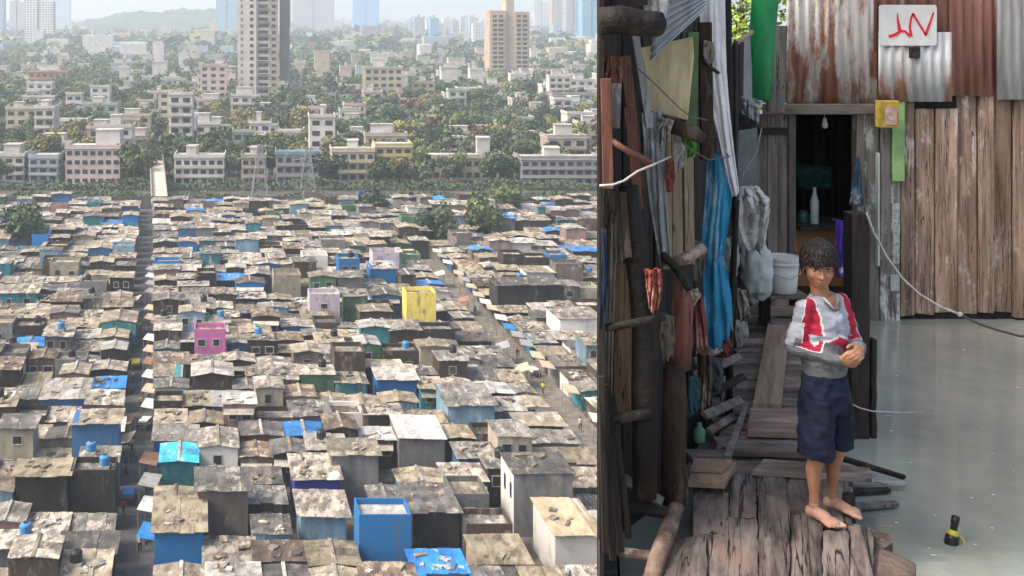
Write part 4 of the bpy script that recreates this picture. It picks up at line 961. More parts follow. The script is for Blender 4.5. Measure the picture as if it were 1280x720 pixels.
# ---- scrap shack on the left
sh_ = thing('scrap_shack', (cutx(6)+.5, 6, WZ), 'ramshackle dark plank shack hung with scrap along the walkway', 'shack')
path = [(750,4.95),(800,5.25),(850,5.75),(893,6.6),(915,7.3),(938,8.5)]
m = MB(); rng = random.Random(4); ztop = ZC+.85
pw = [Vector((X(a,b),b,0)) for a,b in path]
for s in range(len(pw)-1):
    a, b = pw[s], pw[s+1]; L = (b-a).length; n = max(1, int(L/.14)); nrm = Vector(((b-a).y, -(b-a).x, 0)).normalized()
    zt = ztop if s < 3 else Zp(52 if s == 4 else 20, (a.y+b.y)/2)
    for k in range(n):
        p = a+(b-a)*(k+.03)/n; q = a+(b-a)*(k+.98)/n; o = nrm*rng.uniform(-.012,.012); t = nrm*.012
        m.hexa([*( (v.x,v.y,WZ-.2) for v in (p+o+t, q+o+t, q+o-t, p+o-t)), *((v.x,v.y,zt+rng.uniform(-.03,.03)) for v in (p+o+t, q+o+t, q+o-t, p+o-t))])
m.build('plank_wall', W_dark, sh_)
m = MB(); y = 4.5
while y < 10.2:
    e = y+.17; m.hexa([(cutx(y)+.004,y+.003,WZ+.031),(cutx(y)+.022,y+.003,WZ+.031),(cutx(e)+.022,e-.003,WZ+.031),(cutx(e)+.004,e-.003,WZ+.031),
                       (cutx(y)+.004,y+.003,ztop),(cutx(y)+.022,y+.003,ztop),(cutx(e)+.022,e-.003,ztop),(cutx(e)+.004,e-.003,ztop)]); y = e
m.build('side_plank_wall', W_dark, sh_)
m = MB(); m.hexa([(cutx(4.5)+.002,4.5,ztop+.05),(X(800,5.1),4.5,ztop+.05),(X(900,6.5)+.1,6.8,ztop+.05),(cutx(10.3)+.002,10.3,ztop+.05),(cutx(4.5)+.002,4.5,ztop+.09),(X(800,5.1),4.5,ztop+.09),(X(900,6.5)+.1,6.8,ztop+.09),(cutx(10.3)+.002,10.3,ztop+.09)]); m.build('roof', T_grey, sh_)
# items, front to back
m = MB(); m.tube([P(749.5,26,4.5),P(775,25,4.5),P(800,29,4.52),P(824,30,4.55)], [.056,.060,.056,.052], 14, rough=.06, seed=2); tag(m.build('log', W_black, smooth=True), 'charred black log jutting from the shack near its top', 'log')
m = MB(); m.bar(P(750,4,4.6),P(806,-4,4.62),.07,.05); tag(m.build('beam', W_dark), 'dark rough beam above the charred log', 'beam')
drape('plastic_sheet', [(800,-20,4.62),(803,8,4.62),(806,20,4.62)], [(836,-20,4.62),(834,12,4.62),(829,34,4.62)], cloth('offwhite',(.66,.66,.66)), 'off-white plastic sheet tucked above the log', 'plastic sheet', folds=1.5, amp=.012)
drape('rusty_sheet', [(751,66,4.6),(752,90,4.62),(750,118,4.6)], [(777,72,4.64),(779,96,4.66),(776,108,4.62)], W_red, 'rust-red torn sheet hanging under the log', 'sheet', folds=3, amp=.012, rag=6)
plank((757,98,4.5),(760,236,4.5), 13, .025, W_red, 'board', 'rust-red upright board at the very end of the shack', 'board', group=None)
plank((770,104,4.62),(768,160,4.62), 13, .02, W_grey, 'board', 'short grey-brown board beside the rust-red one', 'board')
plank((781,70,4.7),(800,238,4.72), 13, .02, wood('redbrown',(.19,.10,.065),None,(.28,.18,.12),.2), 'board', 'long leaning reddish brown board beside the pale grey one', 'board')
plank((785,134,4.66),(798,262,4.66), 12, .02, W_red, 'board', 'darker red board crossing behind the leaning brown one', 'board')
m = MB(); m.tube([P(764,176,4.5),P(786,190,4.52),P(812,203,4.55)], .014, 8); tag(m.build('pole', W_red, smooth=True), 'thin reddish pole poking across the upright boards', 'pole')
plank((794,44,4.8),(812,160,4.82), 9, .018, wood('palegrey',(.42,.44,.46),(.26,.27,.28)), 'board', 'thin pale blue-grey board leaning along the plywood edge', 'board')
slabpoly('plywood_sheet', [(801,60,5.0),(866,46,5.05),(868,70,5.06),(860,150,5.06),(838,146,5.04),(812,138,5.0),(806,84,5.0)], .012, mat('plywood', (.56,.47,.29), (.33,.27,.16), scale=4.5, rough=.8, stretch=(3,3,.6), third=(.36,.30,.2), third_amt=.12), 'cream plywood sheet with a ragged lower edge', 'sheet')
# curved corrugated piece
m = MB(); nU, nV = 60, 8
def cs(u, v):
    a = (823+(880-823)*v, -34+(8)*v); b = (812+(884-812)*v, 76-66*v)
    p = P(a[0]+(b[0]-a[0])*u*.98, a[1]+(b[1]-a[1])*u, 4.92+.06*math.sin(u*3)); return p+Vector((0,-.009*math.sin(u*9*6.283),0))
m.grid(cs, nU, nV); tag(m.build('corrugated_scrap', T_steel, smooth=True, solid=.002), 'bent blue-grey corrugated scrap resting over the plywood', 'tin sheet')
plank((866,40,5.3),(862,196,5.3), 14, .03, mat('olive_paint', (.12,.20,.08), (.07,.11,.05), scale=6, rough=.7), 'board', 'narrow green painted board behind the plywood', 'board')
drape('green_rag', [(856,168,5.2),(855,185,5.2),(857,200,5.2)], [(870,170,5.2),(871,184,5.2),(866,196,5.2)], cloth('lime',(.13,.42,.06)), 'bright green rag on the narrow green board', 'rag', amp=.012, folds=1)
plank((881,28,5.45),(884,200,5.5), 16, .03, W_stump, 'board', 'dark reddish brown board behind the white cloth', 'board')
drape('white_cloth', [(874,-25,5.5),(875,40,5.5),(878,88,5.5),(890,140,5.5),(902,190,5.5),(916,246,5.5)], [(906,-25,5.5),(907,40,5.5),(908,90,5.5),(912,140,5.5),(918,195,5.5),(924,242,5.5)], mat('cloth_white', (.80,.80,.83), (.58,.58,.62), scale=5, rough=.85, bump=.01, bscale=22, third=(.45,.44,.43), third_amt=.12), 'long white cloth hanging down the shack front', 'cloth', folds=2, amp=.014, nv=40)
drape('pink_cloth', [(888,98,5.6),(886,150,5.6),(886,192,5.6)], [(900,100,5.6),(904,150,5.6),(906,196,5.6)], cloth('mauve',(.42,.36,.41)), 'faded mauve cloth partly behind the long white one', 'cloth', folds=1.5, amp=.014)
m = MB(); m.tube([P(880,78,5.38),P(888,84,5.38),P(899,92,5.36)], .009, 7); tag(m.build('stick', W_black, smooth=True), 'short dark stick pinned across the white cloth', 'stick')
drape('blue_cloth', [(884,188,5.6),(882,240,5.62),(877,300,5.6),(878,340,5.6),(878,390,5.6),(884,444,5.6)], [(908,194,5.6),(915,240,5.62),(913,262,5.6),(905,320,5.6),(914,372,5.6),(916,418,5.6)],
      mat('cloth_blue', (.05,.30,.46), (.02,.18,.36), scale=3, rough=.85, bump=.006, bscale=14, third=(.28,.44,.52), third_amt=.35, tscale=2.6, tstretch=(2,2,.6), spec=.15), 'long torn turquoise blue cloth hanging to the walkway', 'cloth', folds=2.4, amp=.022, nv=50, rag=8)
for i, (a, b, c, lb) in enumerate([(832,188,336,'tan upright board left of its twin under the plywood'),(845,190,332,'middle tan board between two others under the plywood'),(860,196,330,'tan upright board closest to the blue cloth')]):
    plank((a,b-30,5.25),(a+2,c,5.25), 12.5, .02, W_tan, 'board', lb, 'board', group='tan boards under the plywood')
drape('grey_cloth', [(802,142,4.95),(806,200,4.95),(812,260,4.95),(826,332,4.95)], [(826,138,4.95),(832,200,4.95),(834,260,4.95),(838,330,4.95)], cloth('palegrey',(.40,.42,.44),None,(.6,.6,.62),.2), 'pale grey cloth hanging left of the tan boards', 'cloth', folds=2, amp=.016)
drape('torn_net', [(824,146,4.9),(820,160,4.9),(824,182,4.9)], [(842,150,4.9),(838,166,4.9),(836,180,4.9)], cloth('greybeige',(.45,.43,.38)), 'crumpled grey-beige scrap under the plywood edge', 'scrap', amp=.02)
m = MB(); m.tube([P(836,158,4.95),P(850,160,4.95),P(866,166,4.95),P(878,174,4.95)], [.028,.034,.036,.026], 10, rough=.1, seed=5); tag(m.build('log', W_stump, smooth=True), 'short dark brown log under the plywood edge', 'log')
m = MB(); m.tube([P(786,232,4.62),P(792,300,4.6),P(800,360,4.6),P(805,420,4.6),P(806,500,4.6),P(806,620,4.62)], [.040,.044,.048,.048,.050,.05], 12, rough=.07, seed=8); tag(m.build('shack_post', W_black, smooth=True), 'thick black crooked post carrying the shack', 'post')
plank((778,240,4.55),(785,322,4.55), 9, .02, W_stump, 'board', 'short dark board against the crooked black post', 'board')
drape('beige_sheet', [(757,268,4.75),(757,360,4.75),(755,440,4.75),(754,515,4.75)], [(770,268,4.75),(769,360,4.75),(766,440,4.75),(765,515,4.75)], cloth('beige',(.46,.42,.34)), 'dirty beige cloth hanging behind the end post', 'cloth', folds=1.3, amp=.014)
plank((779,330,4.8),(777,520,4.8), 22, .02, wood('orangebrown',(.30,.19,.11),None,(.36,.25,.16),.2), 'board', 'wide orange-brown board left of the crooked post', 'board')
drape('navy_cloth', [(750,285,4.5),(750,350,4.5),(749.5,410,4.5)], [(757,286,4.5),(759,350,4.5),(756,412,4.5)], cloth('navy',(.03,.045,.09)), 'dark navy cloth at the very end of the shack', 'cloth', folds=1, amp=.006)
m = MB(); m.tube([P(757,410,4.52),P(790,404,4.5),P(830,396,4.55)], .017, 8, rough=.08); tag(m.build('rail', W_black, smooth=True), 'dark horizontal rail tied across the crooked post', 'rail')
m = MB(); m.tube([P(752,526,4.55),P(780,522,4.53),P(812,516,4.55)], .022, 8, rough=.1); tag(m.build('rail', W_black, smooth=True), 'lower dark rail near the foot of the crooked post', 'rail')
m = MB(); m.tube([P(841,628,4.82),P(842,560,4.8),P(843,500,4.8),P(842,458,4.8)], [.056,.052,.052,.045], 14, rough=.12, seed=3); tag(m.build('stump', W_stump, smooth=True), 'dark brown rotten stump standing at the walkway edge', 'stump')
m = MB(); m.tube([P(848,460,4.92),P(850,420,4.92),P(853,380,4.92),P(851,352,4.92)], [.055,.052,.050,.030], 12, rough=.18, seed=6); tag(m.build('stump', W_red, smooth=True), 'reddish brown splintered stump above the dark one', 'stump')
m = MB(); m.tube([P(838,330,4.9),P(858,322,4.92),P(880,310,4.95)], [.022,.026,.024], 9, rough=.1); tag(m.build('branch', W_log, smooth=True), 'grey-brown branch stub beneath the tan boards', 'branch')
m = MB(); m.tube([P(828,318,4.85),P(846,336,4.85),P(862,362,4.85)], [.018,.02,.016], 8, rough=.1); tag(m.build('branch', W_black, smooth=True), 'dark forked branch crossing under the tan boards', 'branch')
drape('red_rag', [(806,338,4.5),(808,362,4.5),(812,386,4.5)], [(826,336,4.5),(828,360,4.5),(822,392,4.5)], cloth('redrag',(.34,.09,.07),None,(.45,.22,.18),.25), 'torn red rag hanging beside the crooked post', 'rag', folds=3, amp=.02, rag=10)
drape('red_rag', [(858,360,5.1),(860,395,5.1),(866,436,5.1)], [(876,366,5.1),(882,396,5.1),(886,446,5.1)], cloth('pinkrag',(.40,.14,.12),None,(.5,.3,.26),.25), 'pinkish red rag hanging between stump and blue cloth', 'rag', folds=3, amp=.03, rag=10)
drape('cream_rag', [(846,360,5.0),(842,375,5.0),(846,392,5.0)], [(872,362,5.0),(876,372,5.0),(862,388,5.0)], cloth('cream',(.50,.44,.36)), 'small cream rag draped over the splintered stump', 'rag', folds=2, amp=.025)
drape('teal_cloth', [(846,430,5.3),(848,480,5.3),(850,520,5.3)], [(866,430,5.3),(868,480,5.3),(868,524,5.3)], cloth('darkteal',(.02,.08,.085)), 'dark teal cloth low down behind the stump', 'cloth', folds=2, amp=.02)
drape('brown_rag', [(872,440,5.2),(872,470,5.2),(874,510,5.2)], [(888,444,5.2),(890,474,5.2),(886,516,5.2)], cloth('brownrag',(.17,.12,.09),None,(.35,.3,.26),.25), 'brown rag bundle hanging low behind the walkway edge', 'rag', folds=3, amp=.03)
m = MB(); m.tube([P(911,545,6.0),P(912,440,6.05),P(917,330,6.1),P(921,250,6.1)], [.022,.020,.018,.016], 8, rough=.06); tag(m.build('pole', W_black, smooth=True), 'thin dark pole between the blue cloth and the white sacks', 'pole')
m = MB(); m.tube([P(906,-60,6.6),P(907,60,6.6),P(910,120,6.6),P(909,230,6.6)], [.034,.034,.03,.028], 9, rough=.05); tag(m.build('pole', W_black, smooth=True), 'dark upright pole between the white cloth and the green pipe', 'pole')
# far corner: grey sheets, foliage gap
slabpoly('grey_sheet', [(908,60,8.0),(938,45,8.05),(942,118,8.05),(936,160,8.0),(912,170,7.9)], .012, mat('zinc', (.34,.37,.40), (.24,.26,.28), scale=3, rough=.6, third=(.2,.2,.2), third_amt=.2), 'dull grey metal sheet below the foliage gap', 'sheet')
m = MB(); m.tube([P(906,66,7.6),P(922,52,7.7),P(940,40,7.8)], .018, 7); tag(m.build('rafter', W_tan, smooth=True), 'slanting brown rafter under the foliage gap', 'rafter')
drape('plastic_sheet', [(920,120,7.8),(925,134,7.8),(930,150,7.8)], [(953,126,7.8),(950,138,7.8),(948,158,7.8)], cloth('clearwhite',(.58,.60,.62)), 'pale crumpled plastic below the green pipe', 'plastic sheet', amp=.03)
slabpoly('dark_sheet', [(920,138,7.7),(946,152,7.7),(944,172,7.7),(934,176,7.7)], .01, W_black, 'black scrap under the crumpled plastic', 'scrap')
slabpoly('tarp_sheet', [(914,165,7.6),(946,160,7.6),(948,310,7.6),(916,312,7.6)], .01, mat('tarp_grey', (.20,.24,.25), (.10,.12,.125), scale=4, rough=.7, third=(.42,.45,.46), third_amt=.25, tstretch=(1,1,.4)), 'blue-grey tarpaulin wall behind the white sacks', 'tarpaulin')
w1 = mat('sackwhite', (.74,.72,.69), (.50,.48,.46), scale=7, rough=.7, bump=.01, bscale=25)
drape('sack', [(926,234,7.2),(922,262,7.15),(924,290,7.15),(934,314,7.2)], [(946,232,7.2),(962,262,7.15),(958,290,7.15),(952,316,7.2)], w1, 'crumpled white plastic sack hanging beside the door', 'sack', folds=2, amp=.032, nu=44, nv=44, seed=3, th=.01)
drape('sack', [(930,236,7.05),(934,250,7.0),(944,268,7.05)], [(948,234,7.05),(962,252,7.0),(960,272,7.05)], w1, 'smaller white sack knotted on top of the hanging one', 'sack', folds=2, amp=.035, nu=34, nv=34, seed=9, th=.01)
lump('sack', P(914,322,7.0), (.045,.05,.12), cloth('sackcream',(.60,.57,.50)), 'narrow white bag behind the blue cloth', 'bag', seed=5, amp=.4)
drape('white_rag', [(922,362,6.9),(922,380,6.9),(926,400,6.9)], [(932,362,6.9),(936,382,6.9),(938,398,6.9)], cloth('cream2',(.55,.5,.43)), 'small pale rag low between pole and sack', 'rag', amp=.02, folds=1)
gs = mat('greensack', (.62,.68,.66), (.42,.48,.46), scale=3, rough=.7, third=(.10,.34,.24), third_amt=.12, tstretch=(1,1,.5), bump=.006, bscale=14)
lump('sack', P(946,336,7.55), (.105,.09,.20), gs, 'pale sack with green stripes slumped behind the bucket', 'sack', seed=13, amp=.3)
# bucket on a low crate
yb = 7.75
g = thing('crate', P(976,392,yb), 'low weathered wooden crate under the white bucket', 'crate'); zb = Zp(364.5, yb)
m = MB(); x0, x1 = X(955,yb), X(1003,yb)
for k in range(4): m.box(x0, yb-.13+k*.075, zb-.022, x1, yb-.13+k*.075+.068, zb-.001)
m.build('top_slats', W_deckx, g, bevel=.003); m = MB()
for k in range(2): m.box(x0+.002, yb-.125, D+.02+k*.085, x1-.002, yb-.11, D+.09+k*.085)
m.build('front_slats', W_deckx, g, bevel=.003); m = MB(); m.box(x0+.01,yb-.109,D+.001,x0+.04,yb+.15,zb-.023); m.box(x1-.04,yb-.109,D+.001,x1-.01,yb+.15,zb-.023); m.build('side_rails', W_grey, g)
g = thing('bucket', P(978,364,yb), 'white plastic bucket with a thick rim beside the boy', 'bucket')
bk = mat('bucket_plastic', (.66,.68,.66), (.56,.58,.56), scale=5, rough=.45, third=(.45,.46,.42), third_amt=.12)
c = Vector((X(978.5,yb), yb, zb)); m = MB(); m.lathe(c, [(.088,0),(.092,.004),(.108,.235),(.104,.235),(.09,.02)], 28); m.build('body', bk, g, smooth=True)
m = MB(); m.lathe(c, [(.1085,.195),(.119,.197),(.119,.208),(.1095,.212),(.1095,.225),(.117,.228),(.117,.245),(.105,.247),(.104,.236)], 28); m.build('rim', bk, g, smooth=False)
m = MB(); m.tube([c+Vector((-.118,-.0,.2)),c+Vector((-.09,-.085,.14)),c+Vector((0,-.125,.11)),c+Vector((.09,-.085,.14)),c+Vector((.118,0,.2))], .003, 6); m.build('handle', flat('wire',(.3,.3,.3),.4), g, smooth=True)

# ---- walkway
bw = thing('walkway', (X(985,5), 5, WZ), 'worn plank walkway leading from the foreground to the doorway', 'walkway')
rng = random.Random(17)
def lx(Y):  # left and right edges of the walk
    pts = [(3.4,.98,1.86),(4.3,1.16,1.96),(4.75,1.27,2.10),(5.15,1.42,2.19),(5.6,1.60,2.20),(6.2,1.86,2.38),(6.9,2.17,2.62),(8.5,2.72,3.30)]
    for a, b in zip(pts, pts[1:]):
        if Y <= b[0]: f = (Y-a[0])/(b[0]-a[0]); return a[1]+(b[1]-a[1])*f, a[2]+(b[2]-a[2])*f
    return pts[-1][1:]
def rough_board(m, x0, x1, y0, y1, z, sk=0, n=14, jag=.012, th=.035, seed=0, chew=0.0, fanned=False):
    """lengthwise board (along y) with worn edges; sk skews it"""
    prev = None; cols = 6
    for k in range(n+1):
        t = k/n; y = y0+(y1-y0)*t; o = sk*t
        gx0, gx1 = (x0*y/y0, x1*y/y0) if fanned else (x0+o, x1+o)
        a = gx0+jag*noise.noise(Vector((k*.45, seed, 1)))+jag*.5*noise.noise(Vector((k*1.7, seed, 5))); b = gx1+jag*noise.noise(Vector((k*.45, seed, 7)))
        if chew: b -= chew*max(0, noise.noise(Vector((k*.55, seed, 11))))*2; a += chew*max(0, noise.noise(Vector((k*.5, seed, 17))))*1.2
        i = len(m.v)
        for c_ in range(cols+1):
            f = c_/cols; x = a+(b-a)*f; ye = y
            if k in (0, n): ye += (1 if k else -1)*.05*noise.noise(Vector((x*14, seed*2.3, k)))
            m.v.append(Vector((x, ye, z+.008*noise.noise(Vector((x*9, y*2.2, seed)))+.004*noise.noise(Vector((x*40, y*5, seed)))-(.008 if c_ in (0,cols) else 0))))
        for c_ in (0, cols): m.v.append(Vector((a+(b-a)*c_/cols, y, z-th)))
        if prev is not None:
            for c_ in range(cols): m.f.append((prev+c_, prev+c_+1, i+c_+1, i+c_)); m.m.append(m.cur)
            m.f.append((prev+cols, prev+cols+2, i+cols+2, i+cols)); m.f.append((prev+cols+1, prev, i, i+cols+1)); m.m += [m.cur]*2
        else: m.f.append((i+cols+1, i+cols+2, *range(i+cols, i-1, -1))); m.m.append(m.cur)
        prev = i
    m.f.append((prev+cols+2, prev+cols+1, *range(prev, prev+cols+1))); m.m.append(m.cur)
def cross_board(m, y0, y1, xa, xb, z, sk=0, th=.03, seed=0, jag=.012):
    t = MB(); rough_board(t, y0, y1, xa, xb, z, sk, 14, jag, th, seed)
    i = len(m.v); m.v += [Vector((v.y, v.x, v.z)) for v in t.v]; m.f += [tuple(reversed([q+i for q in f])) for f in t.f]; m.m += [0]*len(t.f)
m = MB()
# lengthwise boards of the near stretch, fanned a little
def fan(pa, pb, y0, y1, seed, dz=0):
    k = ((pa+pb)/2-CX)/F; xa, xb = (pa-CX)/F*y0, (pb-CX)/F*y0; rough_board(m, xa+.001, xb-.001, y0, y1, D-dz, n=26, fanned=True, jag=.007, seed=seed, chew=.005, th=.04)
E1 = [826,884,948,988,1028,1062,1092]; Z1 = [(4.62,0),(4.80,.006),(5.02,.0),(4.86,.012),(4.70,.004),(4.74,.016)]
for k in range(6): fan(E1[k], E1[k+1], 3.5, Z1[k][0], k, Z1[k][1])
E2 = [866,912,946,984,1022,1066]
for k in range(5): fan(E2[k], E2[k+1], (4.66,4.84,5.05,4.9,4.76)[k], 5.33+(.03,-.04,.02,-.02,.0)[k], k+20, .004+.004*(k%2))
m.build('deck_plank', W_deck, bw, smooth=False)
m = MB(); y = 5.3; k = 0
while y < 8.35:
    wd = rng.uniform(.10,.20); a, b = lx(y+wd/2)
    cross_board(m, y, y+wd-rng.uniform(.008,.03), a+rng.uniform(-.07,.05), b+rng.uniform(-.05,.07), D-rng.uniform(0,.02)+.004, sk=rng.uniform(-.03,.03), seed=k+40); y += wd; k += 1
m.build('cross_planks', W_deckx, bw)
m = MB(); m.bar((1.2,4.0,D-.09),(2.0,5.35,D-.09),.06,.08,up=(0,0,1)); m.bar((1.72,4.0,D-.09),(2.12,5.35,D-.09),.06,.08,up=(0,0,1)); m.bar((1.75,5.3,D-.09),(2.85,8.4,D-.09),.06,.08,up=(0,0,1)); m.bar((2.1,5.3,D-.09),(3.15,8.4,D-.09),.06,.08,up=(0,0,1)); m.build('joist', W_black, bw)
m = MB()
for (a, b) in ((1.3,4.1),(1.7,4.1),(1.55,5.0),(2.05,5.0),(1.95,6.1),(2.35,6.1),(2.5,7.6),(2.9,7.6)): m.tube([(a,b,WZ-.49),(a,b,D-.04)], .035, 8)
m.build('stilts', W_black, bw)
rngp = random.Random(2)
def loose(pts, z, th, mt, label, group=None, name='loose_plank', seed=0):
    """flat board lying on the walkway: outline as (px,py) seen at height z"""
    m = MB(); h = ZC-z; q = [Vector((X(a, DY(b,h)), DY(b,h), z)) for a,b in pts]; n = len(q)
    m.v = q+[v-Vector((0,0,th)) for v in q]; m.f = [tuple(range(n)), tuple(range(2*n-1,n-1,-1))]+[(i,i+n,(i+1)%n+n,(i+1)%n) for i in range(n)]; m.m = [0]*len(m.f)
    return tag(m.build(name, mt, bevel=.004), label, 'plank', group)
loose([(941,503),(977,504),(990,372),(966,370)], D+.05, .03, W_plank, 'long smooth tan plank laid up the walkway toward the door')
loose([(934,538),(1002,540),(1001,512),(938,508)], D+.04, .035, mat('wood_pinkish',(.30,.215,.18),(.15,.10,.085),scale=3,stretch=(1,7,1),rough=.85,third=(.42,.34,.30),third_amt=.25,bump=.006), 'broad pinkish cross plank below the long tan one')
loose([(904,568),(913,570),(936,505),(930,503)], D+.05, .03, W_grey, 'narrow grey plank along the left walkway edge')
loose([(916,563),(1010,566),(1044,575),(1044,567),(1000,552),(920,549)], D+.035, .03, W_deckx, 'grey cross plank behind the boy with a dark gap beneath')
loose([(940,588),(1090,597),(1088,584),(955,573)], D+.02, .025, W_deckx, 'pale weathered cross plank just behind the boys feet')
# the two short tan boards
g = thing('board_stack', (X(890,5.2),5.2,D), 'two short tan boards stacked at the walkway edge by the stump', 'boards')
def flatb(pts, z, th, nm):
    m = MB(); h = ZC-z; q = [Vector((X(a, DY(b,h)), DY(b,h), z)) for a,b in pts]; n = len(q)
    m.v = q+[v-Vector((0,0,th)) for v in q]; m.f = [tuple(range(n)), tuple(range(2*n-1,n-1,-1))]+[(i,i+n,(i+1)%n+n,(i+1)%n) for i in range(n)]; m.m = [0]*len(m.f)
    m.build(nm, W_tanx, g, bevel=.003)
flatb([(860,601),(906,603),(921,577),(870,575)], D+.055, .03, 'lower_board'); flatb([(863,584),(904,586),(916,574),(868,572)], D+.080, .022, 'upper_board')
# logs and leaning boards at the lower left
m = MB(); m.tube([P(812,735,4.28),P(822,700,4.40),P(836,660,4.62),P(852,612,4.92)], [.036,.036,.034,.030], 12, rough=.06, seed=4); tag(m.build('log', W_log, smooth=True), 'bare pinkish grey log lying along the lower walkway edge', 'log')
for k, (a, b, c, d_) in enumerate([(751.5,470,757,690),(755,480,766,700),(760,486,776,690),(766,500,786,672)]):
    plank((a,b,4.46+k*.03),(c,d_,4.44+k*.03), 8, .02, W_dark, 'board', ['outermost of four dark boards leaning at the foot of the shack','second dark leaning board from the outer end of the shack','third dark leaning board from the outer end of the shack','innermost of four dark leaning boards, by the crooked post'][k], 'board', group='dark boards leaning at the shack foot')
plank((772,594,4.75),(828,628,4.7), 12, .02, W_grey, 'plank', 'pale grey plank slanting down behind the leaning boards', 'plank', up=(0,-.6,.8))
plank((760,628,4.7),(832,642,4.68), 11, .03, W_dark, 'plank', 'dark plank lying low beside the bare log', 'plank', up=(0,-.5,.86))
plank((752,686,4.6),(812,694,4.5), 10, .02, W_log, 'plank', 'brown plank at the water level left of the bare log', 'plank', up=(0,-.5,.86))
# junk below the shack
for k, (a, b, c, d_, w_, mt, lb) in enumerate([
   (868,470,925,446,10,W_grey,'grey slat slanting at the walkway edge below the blue cloth'),(874,500,930,470,9,W_dark,'dark slat under the grey slanting one'),
   (880,520,926,500,11,W_grey,'short grey slat lying beside the walkway'),(868,452,912,430,8,W_log,'thin brown slat nearest the blue cloth hem'),(886,540,918,520,10,W_log,'brown slat end beside the narrow grey plank')]):
    plank((a,b,5.7),(c,d_,6.0), w_, .02, mt, 'slat', lb, 'slat', up=(0,-.7,.7), group='broken slats beside the walkway')
m = MB(); m.lathe(P(874,548,5.35)-Vector((0,0,.02)), [(.02,0),(.028,.01),(.028,.06),(.012,.08),(.012,.095)], 12); tag(m.build('bottle', flat('green_glass',(.10,.24,.16),.25), smooth=True), 'small pale green bottle among the junk by the stump', 'bottle')
# wood in the water at the right edge
def wpl(a, b, wpx, z, mt, lb, th=.02, nm='driftwood'):
    h = ZC-z; pa = Vector((X(a[0],DY(a[1],h)),DY(a[1],h),z)); pb = Vector((X(b[0],DY(b[1],h)),DY(b[1],h),z)); m = MB(); m.bar(pa, pb, wpx/F*5*3.0, th, (0,0,1), .7); return tag(m.build(nm, mt, bevel=.004), lb, 'plank')
wpl((1046,571),(1131,597), 4, WZ+.06, W_black, 'thin black plank slanting out over the water behind the boy')
wpl((1056,600),(1131,604), 5, WZ+.04, wood('bleached',(.42,.42,.42),(.26,.26,.26),axis='x'), 'bleached pale plank floating at the walkway edge')
wpl((1062,615),(1112,612), 4, WZ+.02, W_black, 'dark plank under the bleached one')
wpl((1058,634),(1122,629), 5, WZ+.02, W_grey, 'grey sunken plank end beside the boys feet')
m = MB(); rough_board(m, 1.83, 2.05, 3.9, 4.78, D-.055, sk=.10, jag=.07, seed=77, chew=.06, th=.1); tag(m.build('rotten_board', mat('rotten', (.14,.105,.085), (.05,.04,.034), scale=6, rough=.9, bump=.02, third=(.22,.18,.16), third_amt=.2)), 'rotten brown board end sagging into the water by the walkway', 'board')
m = MB(); m.tube([P(1061,634,4.85)-Vector((0,0,.25)),P(1061,634,4.85),P(1061,618,4.85)], .027, 9, rough=.05); tag(m.build('peg', W_black, smooth=True), 'short black peg beside the boys toes', 'peg')
# floating bottle
yb = DY(679, HW); g = thing('floating_bottle', Vector((X(1188,yb),yb,WZ)), 'black bottle with a yellow band floating upright in the water', 'bottle')
def tl(v): return Vector((X(1189,yb),yb,WZ))+Matrix.Rotation(R(10),3,'Y')@(Vector(v)*.88)
def lath(name, prof, mt):
    m = MB(); m.lathe((0,0,0), prof, 16); m.v = [tl(v) for v in m.v]; m.build(name, mt, g, smooth=True)
lath('body', [(.030,-.06),(.033,-.04),(.034,.030),(.030,.048)], flat('black_plastic',(.018,.018,.018),.3)); lath('band', [(.0305,.046),(.028,.055),(.022,.066),(.017,.072)], flat('yellow_plastic',(.42,.42,.05),.4))
lath('neck', [(.018,.070),(.017,.085),(.017,.098),(.020,.100),(.020,.138),(.006,.140)], flat('black_plastic',(.018,.018,.018),.3))
m = MB(); m.tube([tl((.03,0,.045)),tl((.055,-.01,.03)),tl((.062,-.01,.0)),tl((.04,-.01,-.02))], .005, 6); m.build('loop', flat('yellow_plastic',(.42,.42,.05)), g, smooth=True)
m = MB(); rng = random.Random(6)
for _ in range(22):
    px, py = rng.uniform(1105,1275), rng.uniform(410,715); y = DY(py, HW); x = X(px, y); s = rng.uniform(.003,.008); a = rng.uniform(0,3)
    m.poly([(x+s*math.cos(a+q)*1.6, y+s*math.sin(a+q), WZ+.003) for q in (0,1.3,2.6,3.9,5.1)])
tag(m.build('floating_litter', flat('foam_white',(.62,.64,.62)), base=(3,5,WZ)), 'tiny pale specks of foam and litter on the water', 'litter', kind='stuff')
# wires on the left
for k, (pts, lb) in enumerate([([(749.5,232,4.4),(766,231,4.4),(780,226,4.4),(797,214,4.45),(812,208,4.5),(838,196,4.7)],'knotted pale wire running across the red boards'),
    ([(798,86,4.7),(822,108,4.7),(848,134,4.75),(864,146,4.8),(884,150,5.0)],'thin dark wire looping over the plywood'),
    ([(844,172,4.8),(862,186,4.85),(886,200,5.2),(912,196,5.3),(908,192,5.4)],'thin wire drooping across to the white cloth'),
    ([(952,160,7.5),(946,190,7.5),(930,216,7.5),(924,236,7.5)],'pale curved wire hanging by the far corner')]):
    m = MB(); m.tube([P(*q) for q in pts], .003 if k else .005, 6); tag(m.build('wire', rope if k in (0,3) else flat('wire_dark',(.12,.11,.10)), smooth=True), lb, 'wire')
